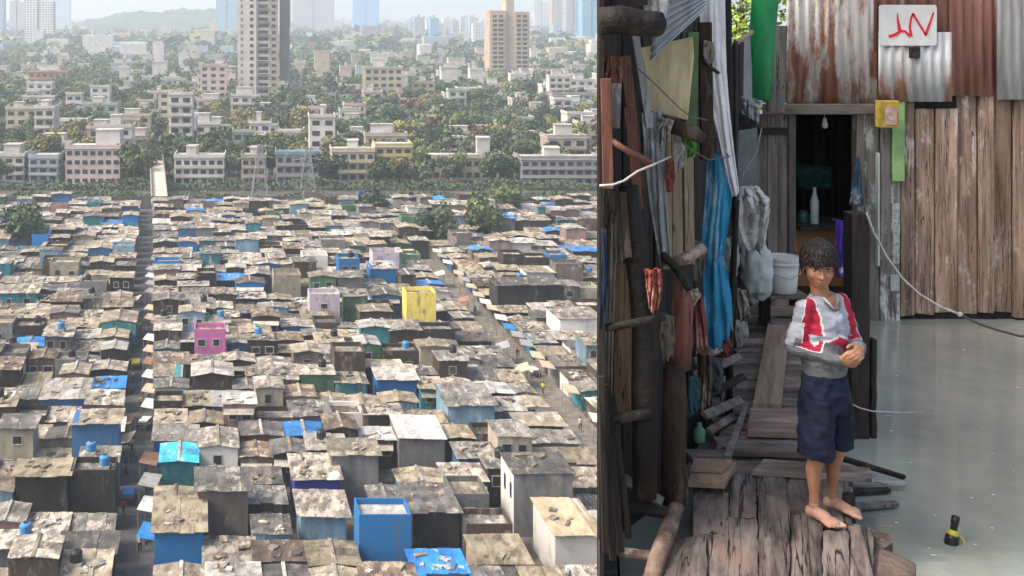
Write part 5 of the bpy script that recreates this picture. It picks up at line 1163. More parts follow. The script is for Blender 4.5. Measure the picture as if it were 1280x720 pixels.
# foliage behind the gap
rng = random.Random(8); yt = 13.0; c = P(926,10,yt)
g = thing('leafy_bush', (c.x+.15, yt, WZ+.3), 'bright yellow-green tree showing in the gap beside the green pipe', 'tree')
m = MB(); lobes = [Vector((c.x+rng.uniform(-.7,.9), yt+rng.uniform(-.5,.5), c.z+rng.uniform(-.9,.8))) for _ in range(14)]
for _ in range(5200):
    d = Vector((rng.gauss(0,1),rng.gauss(0,1),rng.gauss(0,1))).normalized(); p = rng.choice(lobes)+d*.45*rng.random()**.4
    s = rng.uniform(.02,.045); u = Vector((rng.gauss(0,1),rng.gauss(0,1),rng.gauss(0,1))).normalized(); v = u.orthogonal().normalized(); m.poly([p-u*s*1.5, p-v*s*.6, p+u*s*1.5, p+v*s*.6])
m.build('crown', mat('leaf_lime', (.30,.42,.06), (.14,.22,.035), scale=3, rough=.6, island=.5), g)
m = MB(); m.tube([(c.x+.15,yt,WZ+.2),(c.x+.1,yt,c.z-1),(c.x,yt,c.z)], [.07,.05,.03], 8); m.build('trunk', bark, g)

ragc = [cloth('rag_a',(.20,.17,.14)),cloth('rag_b',(.36,.32,.27)),cloth('rag_c',(.26,.07,.06)),cloth('rag_d',(.10,.12,.14)),cloth('rag_e',(.5,.48,.45)),cloth('rag_f',(.05,.13,.16))]
for k, (a, b, c, d_, Yr, ci, lb) in enumerate([(752,236,768,282,4.6,0,'brown torn rag under the knotted wire'),(768,262,782,330,4.66,1,'greyish torn rag beside the crooked post top'),(842,178,856,214,5.0,4,'pale torn rag under the short brown log'),
   (866,300,880,352,5.35,0,'dark brown rag between tan boards and blue cloth'),(826,392,842,452,4.72,0,'brown rag hung over the rail by the crooked post'),(888,446,902,492,5.7,3,'slate rag below the blue cloth hem'),
   (900,470,916,512,6.1,1,'beige rag over the slats'),(862,470,874,520,5.0,5,'teal-grey rag behind the dark stump'),(832,196,842,240,4.9,2,'dull red rag strip on the pale grey cloth'),(895,420,912,452,5.9,2,'dull red rag under the torn blue cloth'),
   (920,400,934,436,6.9,4,'off-white rag by the pole foot'),(880,50,892,84,5.4,1,'grey-beige rag tied high on the reddish board')]):
    drape('rag', [(a,b,Yr),(a-1,(b+d_)/2,Yr),(a+2,d_,Yr)], [(c,b+3,Yr+.03),(c+2,(b+d_)/2,Yr+.03),(c-1,d_-5,Yr+.03)], ragc[ci], lb, 'rag', folds=1.6, amp=.014, rag=4, seed=k*3+1, nu=20, nv=16)
# ================================================================== the boy
def capsule(m, a, b, ra, rb, n=14, flat=None):
    a, b = Vector(a), Vector(b); d = (b-a); L = d.length
    d = d.normalized() if L > 1e-6 else Vector((0,0,1)); pts = []; rad = []
    for k in range(5): t = math.pi/2*(1-k/5); pts.append(a-d*ra*math.sin(t)); rad.append(max(ra*math.cos(t), ra*.04))
    pts.append(a); rad.append(ra); pts.append(b); rad.append(rb)
    for k in range(1, 6): t = math.pi/2*k/5; pts.append(b+d*rb*math.sin(t)); rad.append(max(rb*math.cos(t), rb*.04))
    m.tube(pts, rad, n)
def chain(m, pts, rad):
    for i in range(len(pts)-1): capsule(m, pts[i], pts[i+1], rad[i], rad[i+1])
def ell(m, c, ax, n=18, k=12):
    """ellipsoid with three half axis vectors"""
    c = Vector(c); A, B_, C_ = map(Vector, ax); i0 = len(m.v)
    for j in range(1, k):
        e = -math.pi/2+math.pi*j/k
        for q in range(n): t = 2*math.pi*q/n; m.v.append(c+A*math.cos(t)*math.cos(e)+B_*math.sin(t)*math.cos(e)+C_*math.sin(e))
    for j in range(k-2):
        for q in range(n): m.f.append((i0+j*n+q, i0+j*n+(q+1)%n, i0+(j+1)*n+(q+1)%n, i0+(j+1)*n+q)); m.m.append(0)
    m.v.append(c-C_); lo = len(m.v)-1; m.v.append(c+C_); hi = lo+1
    for q in range(n):
        m.f.append((lo, i0+(q+1)%n, i0+q)); m.m.append(0); m.f.append((hi, i0+(k-2)*n+q, i0+(k-2)*n+(q+1)%n)); m.m.append(0)
def loft(m, rings, n=28):
    """closed loft of ellipses: (centre, half axis u, half axis v)"""
    i0 = len(m.v)
    for c, u, v in rings:
        c, u, v = map(Vector, (c, u, v))
        for q in range(n):
            t = 2*math.pi*q/n; ct, st = math.cos(t), math.sin(t); m.v.append(c+u*ct+v*st)
    for j in range(len(rings)-1):
        for q in range(n): m.f.append((i0+j*n+q, i0+j*n+(q+1)%n, i0+(j+1)*n+(q+1)%n, i0+(j+1)*n+q)); m.m.append(0)
    m.f.append(tuple(i0+q for q in range(n))[::-1]); m.m.append(0); e = i0+(len(rings)-1)*n; m.f.append(tuple(e+q for q in range(n))); m.m.append(0)
def fuse(m, name, mats, parent, vox, smooth=6, fn=None, fmat=None):
    """union of all closed pieces as one continuous surface"""
    o = m.build('_tmp', mats[0], base=(0,0,0)); md = o.modifiers.new('r', 'REMESH'); md.mode = 'VOXEL'; md.voxel_size = vox
    ms = o.modifiers.new('s', 'SMOOTH'); ms.iterations = smooth; ms.factor = .5
    dg = bpy.context.evaluated_depsgraph_get(); me = bpy.data.meshes.new_from_object(o.evaluated_get(dg)); bpy.data.objects.remove(o)
    me.name = name; me.materials.clear()
    for q in mats: me.materials.append(q)
    if fn:
        nr = [v.normal.copy() for v in me.vertices]
        for v, nn_ in zip(me.vertices, nr): v.co = fn(v.co.copy(), nn_)
        me.update()
    if fmat:
        for p in me.polygons: p.material_index = fmat(p.center, p.normal)
    me.polygons.foreach_set('use_smooth', [True]*len(me.polygons)); me.update()
    ob = bpy.data.objects.new(name, me); col.objects.link(ob); ob.parent = parent
    return ob
skin = mat('skin', (.36,.185,.108), (.27,.130,.074), scale=9, rough=.55, spec=.35)
skin.node_tree.nodes['Principled BSDF'].inputs['Subsurface Weight'].default_value = .08
skin.node_tree.nodes['Principled BSDF'].inputs['Subsurface Radius'].default_value = (.01,.004,.002)
lips = mat('lip_skin', (.36,.14,.10), (.30,.11,.08), scale=9, rough=.5)
footskin = mat('sole_skin', (.46,.28,.21), (.36,.20,.14), scale=14, rough=.6)
brow_m = mat('brow_hair', (.05,.032,.024), None, scale=20)
root_b = Vector((X(1031,4.8), 4.8, D+.004))
fv = Vector((.45,-.89,0)).normalized(); rv = Vector((fv.y,-fv.x,0)); up = Vector((0,0,1))
def L(r, f, z): return rv*r+fv*f+up*z           # local to the boy: his right, his front, up
def Li(p): return Vector((p.dot(rv), p.dot(fv), p.z))
boy = thing('person', root_b, 'barefoot boy in red and grey sweatshirt and navy shorts, hands clasped, on the walkway', 'person')
b = MB()
# head, turned to the camera
hc = L(.034, .000, 1.078); hf = Vector((-.22,-.965,-.12)).normalized(); hr = Vector((hf.y,-hf.x,0)).normalized(); hu = hr.cross(hf)*-1
if hu.z < 0: hu = -hu
hr = hr*.9
def H(r, f, u): return hc+hr*r+hf*f+hu*u
ell(b, H(0,-.012,.022), (hr*.070, hf*.086, hu*.082))
ell(b, H(0,.010,-.022), (hr*.059, hf*.064, hu*.068))
ell(b, H(0,.030,-.058), (hr*.036, hf*.036, hu*.030))
ell(b, H(0,.046,.030), (hr*.050, hf*.028, hu*.030))
for s in (-1,1):
    ell(b, H(.034*s,.044,-.020), (hr*.023, hf*.024, hu*.024))
    ell(b, H(.072*s,-.010,-.010), (hr*.007, hf*.016, hu*.026)); ell(b, H(.077*s,-.016,-.002), (hr*.006, hf*.010, hu*.020))
chain(b, [H(0,.070,.004), H(0,.079,-.012), H(0,.086,-.024)], [.0075,.0085,.0105])
for s in (-1,1): ell(b, H(.0105*s,.078,-.0265), (hr*.008, hf*.009, hu*.007))
capsule(b, H(-.012,.0650,-.0490), H(.012,.0650,-.0490), .0062, .0062); ell(b, H(0,.069,-.0475), (hr*.013, hf*.008, hu*.006))
ell(b, H(0,.066,-.0565), (hr*.014, hf*.009, hu*.0065))
chain(b, [L(.026,-.012,1.00), L(.004,-.012,.93)], [.036,.042])
# trunk, inside the clothes
loft(b, [(L(0,0,.50),rv*.075,fv*.06),(L(0,0,.60),rv*.088,fv*.068),(L(0,0,.72),rv*.078,fv*.058),(L(0,-.004,.86),rv*.085,fv*.052),(L(0,-.006,.92),rv*.06,fv*.045),(L(0,-.01,.945),rv*.04,fv*.036)])
# arms
Sr, Er, Wr = L(.112,-.008,.905), L(.142,-.030,.742), L(.040,.112,.708)
Sl, El, Wl = L(-.112,-.008,.905), L(-.142,.012,.748), L(-.062,.132,.742)
chain(b, [Sr,Er,Wr], [.024,.022,.018]); chain(b, [Sl,El,Wl], [.024,.022,.018])
def hand(w_, d, n, curl, thumb_side):
    d = Vector(d).normalized(); n = Vector(n).normalized(); s = d.cross(n).normalized(); n = s.cross(d).normalized()
    s = s*thumb_side
    ell(b, w_+d*.033, (d*.038, s*.028, n*.013)); ell(b, w_+d*.020+s*.012+n*.004, (d*.022, s*.016, n*.012))
    lens = [(.024,.016,.013),(.026,.018,.014),(.024,.017,.013),(.019,.013,.011)]
    for i in range(4):
        o = s*(.0205-.0137*i); p = w_+d*(.060-.004*(i==3)-.002*(i==0))+o; a = 0; pts = [p-d*.015]; pts.append(p)
        for k, ln in enumerate(lens[i]):
            a += R(curl[k]+i*3); p = p+(d*math.cos(a)+n*math.sin(a))*ln; pts.append(p)
        chain(b, pts, [.0075,.0072,.0067,.0062,.0054])
    p = w_+d*.012+s*.020; q1 = p+(d*.55+s*.65+n*.35).normalized()*.024; q2 = q1+(d*.85+s*.25+n*.45).normalized()*.019; q3 = q2+(d*.75-s*.1+n*.65).normalized()*.014
    chain(b, [p,q1,q2,q3], [.0095,.0085,.0075,.006])
hand(Wr, L(-.62,.50,-.10)-L(0,0,0), L(-.3,-.7,.35), (28,42,34), 1)
hand(Wl, L(.62,.42,-.02), L(.35,-.6,-.5), (38,52,38), -1)
# legs and feet
def leg(hx, kn, an, toe):
    chain(b, [hx, kn], [.046,.036]); chain(b, [kn, (kn+an)/2+L(0,-.012,.035), an+Vector((0,0,.045)), an], [.035,.033,.022,.022])
    d = Vector((toe[0]-an[0], toe[1]-an[1], 0)).normalized(); s = Vector((d.y,-d.x,0)); g0 = Vector((an[0],an[1],0))
    ell(b, g0-d*.016+up*.024, (d*.027, s*.023, up*.025)); ell(b, g0+d*.03+up*.026, (d*.055, s*.027, up*.025)); ell(b, g0+d*.078+up*.016, (d*.042, s*.037, up*.017))
    for i in range(5):
        o = -.027+i*.0140; ln = (.034,.034,.030,.026,.020)[i] if d.dot(s) == 0 else .03
        oo = o if True else -o; a = g0+d*(.098-.004*i)+s*oo*INN[0]+up*.012; capsule(b, a, a+d*ln*.9-up*.003, .0085 if i else .0115, .0075 if i else .0105, 8)
INN = [1]
INN[0] = 1; leg(L(.055,0,.50), L(.058,.012,.285), L(.050,-.012,.062), L(.050,-.012,0)+Vector((.085,-.14,0)))
INN[0] = -1; leg(L(-.055,0,.50), L(-.075,.006,.285), L(-.092,-.040,.062), L(-.092,-.040,0)+Vector((.12,-.115,0)))
EY = [H(.0295,.0, .004), H(-.0295,.0, .004)]
def face_fn(p, nn_):
    q = p-hc; r, f, u = q.dot(hr)/.81, q.dot(hf), q.dot(hu)
    if f > .02 and abs(u) < .09:
        for s in (-1,1):
            g_ = math.exp(-(((r-.0295*s)/.017)**2+((u-.005)/.0095)**2)); p = p-hf*.0075*g_
            g_ = math.exp(-(((r-.0295*s)/.019)**2+((u-.021)/.006)**2)); p = p+hf*.0025*g_
        g_ = math.exp(-((r/.016)**2+((u+.0520+12*r*r)/.0018)**2)); p = p-hf*.003*g_
    return p
def face_mat(c, nn_):
    q = c-hc; r, f, u = q.dot(hr)/.81, q.dot(hf), q.dot(hu)
    if f > .045 and abs(r) < .0165*(1-((u+.0535+9*r*r)/.0085)**2) and -.063 < u < -.044: return 1
    if f > .03 and .0205 < u+.12*(abs(r)-.03)*1 < .0265 and .013 < abs(r) < .047: return 2
    if c.z < .07: return 3
    return 0
fuse(b, 'body', [skin, lips, brow_m, footskin], boy, .0032, 4, face_fn, face_mat)
ew = flat('eye_white', (.55,.50,.46), .3); ed = flat('eye_dark', (.012,.009,.008), .15, .6)
for s in (-1,1):
    m = MB(); m.v = []; ell(m, H(.0295*s,.0555,.0035), (hr*.0125, hf*.0095, hu*.0050)); m.v = [v+root_b for v in m.v]; e = m.build('eye', ew, boy, smooth=True)
    m = MB(); ell(m, H(.0300*s-.001,.0605,.0033), (hr*.0058, hf*.0055, hu*.0050)); m.v = [v+root_b for v in m.v]; m.build('iris', ed, e, smooth=True)
    m = MB(); chain(m, [H(.017*s,.061,.0052), H(.025*s,.0655,.0088), H(.034*s,.0640,.0086), H(.0425*s,.0565,.0050)], [.0012,.0016,.0016,.0012]); m.v = [v+root_b for v in m.v]; m.build('eyelid', brow_m, boy, smooth=True)
# hair: strands combed forward to a fringe
m = MB(); nU, nV = 260, 30
def hairpt(u, v, k=1.0):
    az = u*2*math.pi; front = math.cos(az); side = abs(math.sin(az))
    low = (-.02 if front < -.2 else .0)
    lim = .034+.010*math.cos(az*2)-.005                                    # height of the hair edge on the forehead
    if front > .55: zl = .031
    elif front > .1: zl = .031-.043*(.55-front)/.45
    elif front > -.35: zl = -.014-.018*(.1-front)/.45
    else: zl = -.032-.030*min(1, (-.35-front)/.4)
    strand = noise.noise(Vector((math.cos(az)*9, math.sin(az)*9, 3.1)))
    zl += .018*strand-.024*max(0, noise.noise(Vector((math.cos(az)*27, math.sin(az)*27, 8))))+.007*noise.noise(Vector((math.cos(az)*22, math.sin(az)*22, 1)))
    zt = .112; th0 = 0; e_top = math.pi/2; zc = .018; rz = .094
    el = math.asin(max(-.95, min(.99, (zl-zc)/rz))); e = e_top+(el-e_top)*v
    st = noise.noise(Vector((math.cos(az)*16, math.sin(az)*16, v*1.6)))*.0028+noise.noise(Vector((math.cos(az)*34, math.sin(az)*34, v*2)))*.0022
    rr_ = k+st/.08+.03*(1-v)*noise.noise(Vector((math.cos(az)*3, math.sin(az)*3, v*3)))
    fz = .094 if front > 0 else .100
    return H(math.sin(az)*math.cos(e)*.0795*rr_, -.010+math.cos(az)*math.cos(e)*fz*rr_, zc+math.sin(e)*rz*rr_)
m.grid(lambda u, v: hairpt(u, v)+root_b, nU, nV)
rh = random.Random(77)
for q_ in range(520):
    u_ = rh.random(); v0 = rh.uniform(.35, .98); ln = rh.uniform(.06, .22)*(1.5 if v0 < .6 else 1); pp = []
    for t_ in range(4):
        vv = v0+ln*t_/3; pt_ = hairpt((u_+rh.uniform(-.004,.004)*t_) % 1, min(vv, 1.0), 1.035+.012*t_*(1 if v0 < .6 else .2))
        if vv > 1: pt_ = pt_-up*(vv-1)*.06
        pp.append(pt_+root_b)
    m.tube(pp, [.0016,.0017,.0013,.0004], 4)
hm_ = mat('black_hair', (.030,.022,.022), (.010,.008,.008), scale=60, rough=.6, spec=.35, bump=.0015, bscale=180)
m.build('hair', hm_, boy, smooth=True, solid=.009)
# sweatshirt
sw_w = mat('sweat_pale', (.37,.39,.44), (.26,.28,.33), scale=14, rough=.9); sw_r = mat('sweat_red', (.42,.020,.055), (.27,.012,.035), scale=14, rough=.9)
sw_g = mat('sweat_grey', (.155,.16,.175), (.09,.095,.10), scale=16, rough=.9); sw_p = mat('sweat_piping', (.68,.62,.62), (.56,.5,.5), scale=20, rough=.9)
m = MB()
loft(m, [(L(0,0,.615),rv*.098,fv*.082),(L(0,0,.645),rv*.103,fv*.086),(L(0,.006,.675),rv*.110,fv*.096),(L(0,.006,.73),rv*.112,fv*.096),(L(0,.002,.80),rv*.112,fv*.088),(L(0,-.002,.87),rv*.114,fv*.080),(L(0,-.006,.92),rv*.098,fv*.064),(L(.002,-.01,.955),rv*.060,fv*.048)])
def P3(a, b_, t): return a+(b_-a)*t
sr, er, wr = L(.108,-.008,.905), L(.142,-.032,.745), P3(Er, Wr, .93); slv, elv, wlv = L(-.108,-.008,.905), L(-.142,.012,.745), P3(El, Wl, .93)
for a, e, w_ in ((sr,er,wr),(slv,elv,wlv)):
    capsule(m, L(0,-.005,.90), a, .043, .043); chain(m, [a, P3(a,e,.6), e, P3(e,w_,.45)], [.043,.043,.045,.040]); chain(m, [P3(e,w_,.45), P3(e,w_,.85), w_], [.040,.033,.025])
def seg(p, a, b_):
    ab = b_-a; t = max(0, min(1, (p-a).dot(ab)/ab.length_squared)); return t, (p-(a+ab*t)).length
def wrinkle(p, nn_):
    q = Li(p); k = 1.0 if q.z > .655 else .3
    w1_ = noise.noise(Vector((q.x*10, q.y*10, q.z*24)))*.0085-abs(noise.noise(Vector((q.x*14+3, q.y*14, q.z*30))))*.012+noise.noise(Vector((q.x*40, q.y*40, q.z*60)))*.002
    fold = max(0, 1-abs(q.z-.70)/.05)*math.sin(q.x*75+q.y*40+noise.noise(q*18)*3)*.0030
    return p+nn_*(w1_+fold)*k
def sweat_mat(c, nn_):
    q = Li(c)
    for a, e, w_, sg in ((sr,er,wr,1),(slv,elv,wlv,-1)):
        t1, d1 = seg(c, P3(a,e,.12), e); t2, d2 = seg(c, e, w_)
        if min(d1, d2) < .060 and (abs(q.x) > .112 or (d2 < .056 and t2 > .12 and q.y > .05)):
            A_, B2 = (P3(a,e,.12), e) if d1 < d2 else (e, w_)
            n_ = Li((c-P3(A_, B2, t1 if d1 < d2 else t2)).normalized())
            if d1 < d2:
                b_ = n_.y*.8-n_.x*sg*.35+.10*math.sin(t1*5)
                if t1 < .25 and n_.z > -.2 : b_ += .35
                b_ -= abs(n_.x*sg+.1)*.25
                return 1 if b_ > .52 else (3 if b_ > .43 else (2 if (t1 > .72 and n_.z < .1) else 0))
            b_ = n_.z*.7+n_.y*.35*sg*.6-.65*max(0, t2-.45)
            return 1 if (b_ > .36 and t2 < .62) else (3 if (b_ > .27 and t2 < .66) else 2)
    if q.y > 0 and q.z > .892+abs(q.x)*1.75: return 4
    if q.y > 0 and q.z > .880+abs(q.x)*1.7 and q.z < .95: return 3
    if q.z < .650: return 2
    if q.z > .80 and abs(q.x) > .076: return 1 if abs(q.x) > .083 else 3
    e = .795-.40*abs(q.x-.012)
    if q.y > 0 and .715 < q.z < e: return 1
    if q.y > 0 and .715 < q.z < e+.010: return 3
    if q.z < .715: return 2
    return 0
tee = mat('inner_shirt_red', (.34,.10,.075), (.28,.08,.06), scale=20)
fuse(m, 'sweatshirt', [sw_w, sw_r, sw_g, sw_p, skin], boy, .0042, 5, wrinkle, sweat_mat)
m = MB(); pts = []
for k in range(24):
    a = k/24*6.283; r_, f_ = math.sin(a)*.050, math.cos(a)*.046; z_ = .952-(.052*max(0, math.cos(a))**2.2 if math.cos(a) > 0 else 0)-.006*abs(math.sin(a))
    pts.append(L(.004+r_, -.006+f_+(.022 if math.cos(a) > .6 else 0), z_)+root_b)
pts.append(pts[0]); m.tube(pts, .0065, 8); m.build('collar', sw_g, boy, smooth=True)
# shorts
m = MB()
loft(m, [(L(0,0,.630),rv*.094,fv*.080),(L(0,0,.60),rv*.108,fv*.090),(L(0,0,.54),rv*.118,fv*.098),(L(0,0,.48),rv*.116,fv*.092),(L(0,0,.455),rv*.10,fv*.075)])
loft(m, [(L(.052,.002,.52),rv*.064,fv*.088),(L(.058,.006,.40),rv*.068,fv*.086),(L(.062,.008,.285),rv*.068,fv*.084),(L(.062,.008,.272),rv*.066,fv*.082)])
loft(m, [(L(-.052,.0,.52),rv*.064,fv*.086),(L(-.066,-.002,.40),rv*.066,fv*.082),(L(-.078,-.006,.300),rv*.066,fv*.080),(L(-.078,-.006,.288),rv*.064,fv*.078)])
def wr2(p, nn_):
    q = Li(p); return p+nn_*(noise.noise(Vector((q.x*13, q.y*13, q.z*18+5)))*.009-abs(noise.noise(Vector((q.x*16, q.y*16, q.z*12+5))))*.014+noise.noise(Vector((q.x*30, q.y*30, q.z*45)))*.0045+.003*math.sin(q.x*60+q.y*34)*max(0, (q.z-.55)/.08))
nv = mat('navy_cloth_shorts', (.012,.016,.042), (.006,.008,.020), scale=10, rough=.8, spec=.2)
fuse(m, 'shorts', [nv], boy, .0045, 5, wr2)

# ------------------------------------------------------------------ life in the lane and the alley
def small_person(x, y, top_c, leg_c, label, rot, step=.12, arms=.1):
    g = thing('person', (x, y, .01), label, 'person', 'people in the lanes'); g.rotation_euler.z = rot
    m = MB(); hh = 1.62
    chain(m, [Vector((-.09,0,.86)),Vector((-.10,step,.46)),Vector((-.10,step*.4,.06))], [.085,.06,.04]); chain(m, [Vector((.09,0,.86)),Vector((.10,-step*.6,.46)),Vector((.10,-step,.08))], [.085,.06,.04])
    for s, q in ((-.10,step*.4),(.10,-step)): capsule(m, (s,q,.04), (s,q-.13,.035), .04, .03, 8)
    loft(m, [((0,0,.80),(.15,0,0),(0,.10,0)),((0,0,1.05),(.14,0,0),(0,.10,0)),((0,0,1.28),(.18,0,0),(0,.11,0)),((0,0,1.38),(.10,0,0),(0,.07,0))], 14)
    capsule(m, (0,0,1.36), (0,0,1.44), .05, .05, 8); ell(m, (0,0,1.52), (Vector((.078,0,0)),Vector((0,.092,0)),Vector((0,0,.11))), 12, 8)
    for s in (-1,1):
        chain(m, [Vector((.18*s,0,1.30)),Vector((.22*s,.02,1.04)),Vector((.21*s,-.10-arms,.84))], [.055,.042,.032]); ell(m, (.21*s,-.13-arms,.79), (Vector((.03,0,0)),Vector((0,.045,0)),Vector((0,0,.05))), 8, 6)
    tc_, lc_ = flat('shirt_'+top_c[0], top_c[1]), flat('trousers_'+leg_c[0], leg_c[1]); hcol = flat('town_hair', (.02,.017,.015))
    fuse(m, 'body', [skin, tc_, lc_, hcol], g, .024, 2, None, lambda c, n_: 3 if (c.z > 1.53 or (c.z > 1.46 and c.y > .02)) else (1 if (.92 < c.z < 1.40 and (abs(c.x) < .17 or c.z > 1.08)) else (2 if .14 < c.z <= .92 and abs(c.x) < .19 else 0)))
WHT, RED, YEL, BLU, NAV, BRN, GRY = ('white',(.7,.7,.68)), ('red',(.45,.04,.04)), ('yellow',(.6,.45,.06)), ('blue',(.05,.15,.45)), ('navy',(.03,.04,.08)), ('brown',(.12,.08,.05)), ('grey',(.2,.2,.21))
for x_, y_, a, b_, lb, ro in ((.5,96,WHT,NAV,'person in white shirt walking at the lowest visible end of the lane',.3),(-1.1,103,RED,BRN,'person in red shirt walking up the lower lane',3.0),(.9,112,BLU,GRY,'person in blue shirt standing at the right kerb of the lane',1.2),
    (-.6,118,WHT,BRN,'person in white shirt and brown trousers walking down the lane',-.2),(.2,131,YEL,NAV,'person in yellow shirt in the middle stretch of the lane',.1),(-.9,140,GRY,NAV,'person in grey shirt by the left shopfronts of the lane',2.8),
    (1.1,150,RED,NAV,'person in red shirt and navy trousers far up the lane',.5),(-.3,163,WHT,GRY,'person in white shirt and grey trousers far up the lane',.2)):
    small_person(lane(y_)+x_, y_, a, b_, lb, ro)
for x_, y_, a, b_, lb, ro in ((.2,124,WHT,NAV,'person in white shirt walking in the diagonal alley by the picture seam',.3),(-.4,136,YEL,BRN,'person in yellow shirt in the diagonal alley',2.5),(.3,150,RED,GRY,'person in red shirt among the alley awnings',.4),(-.2,172,BLU,NAV,'person in blue shirt at the upper end of the alley',.1)):
    small_person(alley(y_)+x_, y_, a, b_, lb, ro)
# handcarts, motorbikes, tanks, awnings
tyre = flat('tyre', (.02,.02,.02)); cartw = mat('cart_wood', (.28,.2,.13), None, scale=4)
def cart(x, y, rot, c, label):
    g = thing('handcart', (x, y, .01), label, 'handcart', 'handcarts in the lane'); g.rotation_euler.z = rot
    def add(m, n_, mt, par=g): 
        o = m.build(n_, mt, base=(0,0,0)); o.parent = par; return o
    m = MB(); m.box(-.55,-.9,.68,.55,.9,.74); m.box(-.58,-.93,.741,.58,-.89,.9); m.box(-.58,.89,.741,.58,.93,.9); add(m, 'bed', cartw)
    m = MB(); m.box(-.5,-.8,.742,.5,.8,1.05); add(m, 'load_cover', flat('cover_'+c[0], c[1]))
    for sx in (-.62,.62):
        for sy in (-.55,.55): 
            m = MB(); pts = [(sx, sy+.3*math.cos(a*.5236), .33+.3*math.sin(a*.5236)) for a in range(13)]; m.tube(pts, .04, 6); m.tube([(sx-.03,sy,.33),(sx+.03,sy,.33)], .06, 8); m.bar((sx,sy-.28,.33),(sx,sy+.28,.33),.03,.02,(1,0,0)); add(m, 'wheel', tyre)
    m = MB(); m.tube([(-.4,.9,.7),(-.4,1.5,.95),(.4,1.5,.95),(.4,.9,.7)], .03, 6); add(m, 'handle', steel)
cart(lane(106)-.7, 106, .1, ('blue',(.03,.18,.5)), 'handcart with blue cover at the left kerb of the lower lane')
cart(lane(125)+.7, 125, 3.0, WHT, 'handcart with white cover at the right kerb of the lane')
cart(lane(146)-.7, 146, .2, YEL, 'handcart with yellow cover far up the lane')
cart(alley(143)+.4, 143, .4, WHT, 'handcart with white cover in the diagonal alley')
def bike(x, y, rot, c, label):
    g = thing('motorbike', (x, y, .01), label, 'motorbike', 'motorbikes parked along the lane'); g.rotation_euler.z = rot
    def add(m, n_, mt): o = m.build(n_, mt, base=(0,0,0), smooth=False); o.parent = g
    for sy in (-.62,.62):
        m = MB(); m.tube([(0, sy+.28*math.cos(a*.5236), .32+.28*math.sin(a*.5236)) for a in range(13)], .05, 6); m.bar((0,sy,.05),(0,sy,.6),.02,.02,(1,0,0)); m.bar((0,sy-.27,.32),(0,sy+.27,.32),.02,.02,(1,0,0)); add(m, 'wheel', tyre)
    m = MB(); ell(m, (0,-.12,.72), (Vector((.13,0,0)),Vector((0,.26,0)),Vector((0,0,.13))), 10, 8); add(m, 'fuel_tank', flat('paint_'+c[0], c[1], .3)); m = MB(); m.hexa([(-.12,.1,.70),(.12,.1,.70),(.09,.75,.76),(-.09,.75,.76),(-.12,.1,.80),(.12,.1,.80),(.09,.75,.88),(-.09,.75,.88)]); add(m, 'saddle', tyre)
    m = MB(); m.tube([(0,-.62,.32),(0,-.42,.95)], .035, 6); m.tube([(-.34,-.36,1.02),(0,-.44,.96),(.34,-.36,1.02)], .02, 6); add(m, 'fork', steel); m = MB(); m.box(-.12,-.3,.28,.12,.25,.58); m.tube([(.13,0,.3),(.14,.75,.34)], .04, 6); add(m, 'engine', steel)
bk_ = [(98,1.0,.2,RED,'lowest red motorbike parked in the lane'),(109,1.0,.1,NAV,'navy motorbike parked by the right shopfronts of the lane'),(113,-1.1,.3,BLU,'blue motorbike parked at the left kerb'),(121,-1.1,.1,GRY,'grey motorbike at the left kerb above the blue one'),
       (134,1.0,-.1,RED,'red motorbike in the middle stretch of the lane'),(137,-1.0,.2,BLU,'blue motorbike in the middle stretch of the lane'),(156,1.0,.1,GRY,'grey motorbike far up the lane')]
for y_, x_, ro, c_, lb in bk_: bike(lane(y_)+x_, y_, ro, c_, lb)
awc = [('white',(.66,.64,.6)),('tan',(.52,.42,.29)),('blue',(.03,.2,.48)),('grey',(.3,.3,.29)),('rust',(.3,.16,.1))]; aw_w = (4,4,.5,2,.7)
def stall(x, y, side, c, label, grp):
    g = thing('stall_awning', (x, y, .01), label, 'awning', grp); w2 = 1.5; dx = .85
    m = MB(); za, zb_ = (2.5,2.15) if side > 0 else (2.15,2.5)
    m.hexa([(x-dx,y-w2,za),(x+dx,y-w2,zb_),(x+dx,y+w2,zb_+.05),(x-dx,y+w2,za-.05),(x-dx,y-w2,za+.04),(x+dx,y-w2,zb_+.04),(x+dx,y+w2,zb_+.09),(x-dx,y+w2,za-.01)]); m.build('sheet', mat('stall_'+c[0], c[1], tuple(v*.6 for v in c[1]), scale=1.5, rough=.8), g)
    for a in (-w2+.1, w2-.1): m = MB(); xx = x+dx*.9*side*-1; m.tube([(xx,y+a,0),(xx,y+a,2.2)], .04, 5); m.build('pole', steel, g)
rng = random.Random(31); cnt = {}
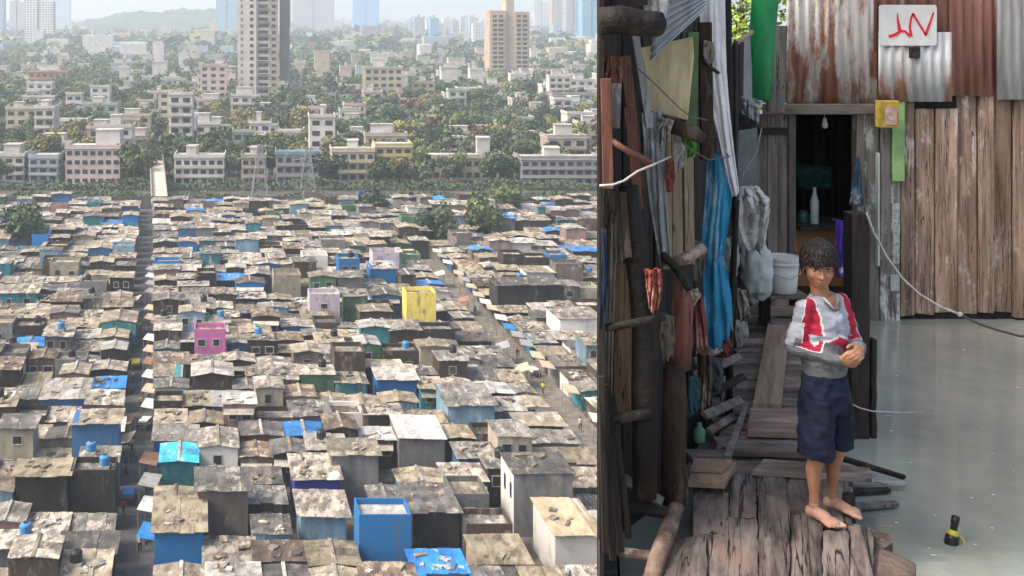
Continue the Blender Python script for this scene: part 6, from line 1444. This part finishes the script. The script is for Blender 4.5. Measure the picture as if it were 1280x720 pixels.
for i in range(22):
    y_ = 112+i*4.6
    for sd_, off in ((-1,-2.0),(1,1.3)):
        if rng.random() < (.75 if sd_ < 0 else .2): continue
        c_ = rng.choices(awc, aw_w)[0]; k = c_[0]+str(sd_); cnt[k] = cnt.get(k,0)+1
        stall(alley(y_)+off, y_+rng.uniform(-.8,.8), sd_, c_, '%s awning over the diagonal alley, %s %s one up its %s side' % (c_[0], ORD[cnt[k]-1], c_[0], 'left' if sd_ < 0 else 'right'), 'awnings over the diagonal alley')
cnt = {}
for i in range(20):
    y_ = 95+i*5.2; sd_ = 1 if rng.random() < .72 else -1
    c_ = rng.choices(awc, (3,5,1,2,2))[0]; k = c_[0]+str(sd_); cnt[k] = cnt.get(k,0)+1
    stall(lane(y_)+1.35*sd_, y_, sd_, c_, '%s awning along the lane, %s %s one up its %s side' % (c_[0], ORD[cnt[k]-1], c_[0], 'left' if sd_ < 0 else 'right'), 'awnings along the lane')
tank_b = flat('tank_black', (.025,.025,.027), .4); tank_w = flat('tank_blue', (.06,.22,.45), .5)
def tank(hd, i):
    bl = i % 3 != 0; x = hd['x0']+(hd['x1']-hd['x0'])*rng.uniform(.25,.75); y = hd['y']+hd['d']*.5; x += LK*.8*hd['d']*.5; z = hd['h']+.42
    g = thing('water_tank', (x, y, z), TL(hd, bl), 'water tank', 'water tanks on the shack roofs')
    m = MB(); m.lathe((x,y,z), [(.45,0),(.48,.04),(.48,.3),(.46,.33),(.48,.36),(.48,.7),(.40,.82),(.2,.9)], 14); m.build('tank_body', tank_b if bl else tank_w, g, smooth=False)
    m = MB(); m.lathe((x,y,z+.9), [(.2,0),(.2,.07),(.05,.09)], 12); m.build('lid', tank_b, g)
    m = MB(); m.box(x-.5,y-.5,z-.3,x+.5,y+.5,z-.001); m.build('plinth', conc, g)
def TL(hd, bl): return '%s water tank on the %s shack %s, %s row up' % ('black' if bl else 'blue', ORD[hd['ordn']], SIDE[hd['blk']], ORD[hd['row']-minrow])
tk = [h for h in solo if not h['spec'] and h['rt'] != 'gable' and h['h'] > 3.4]; rng.shuffle(tk)
for i, hd in enumerate(tk[:26]): tank(hd, i)
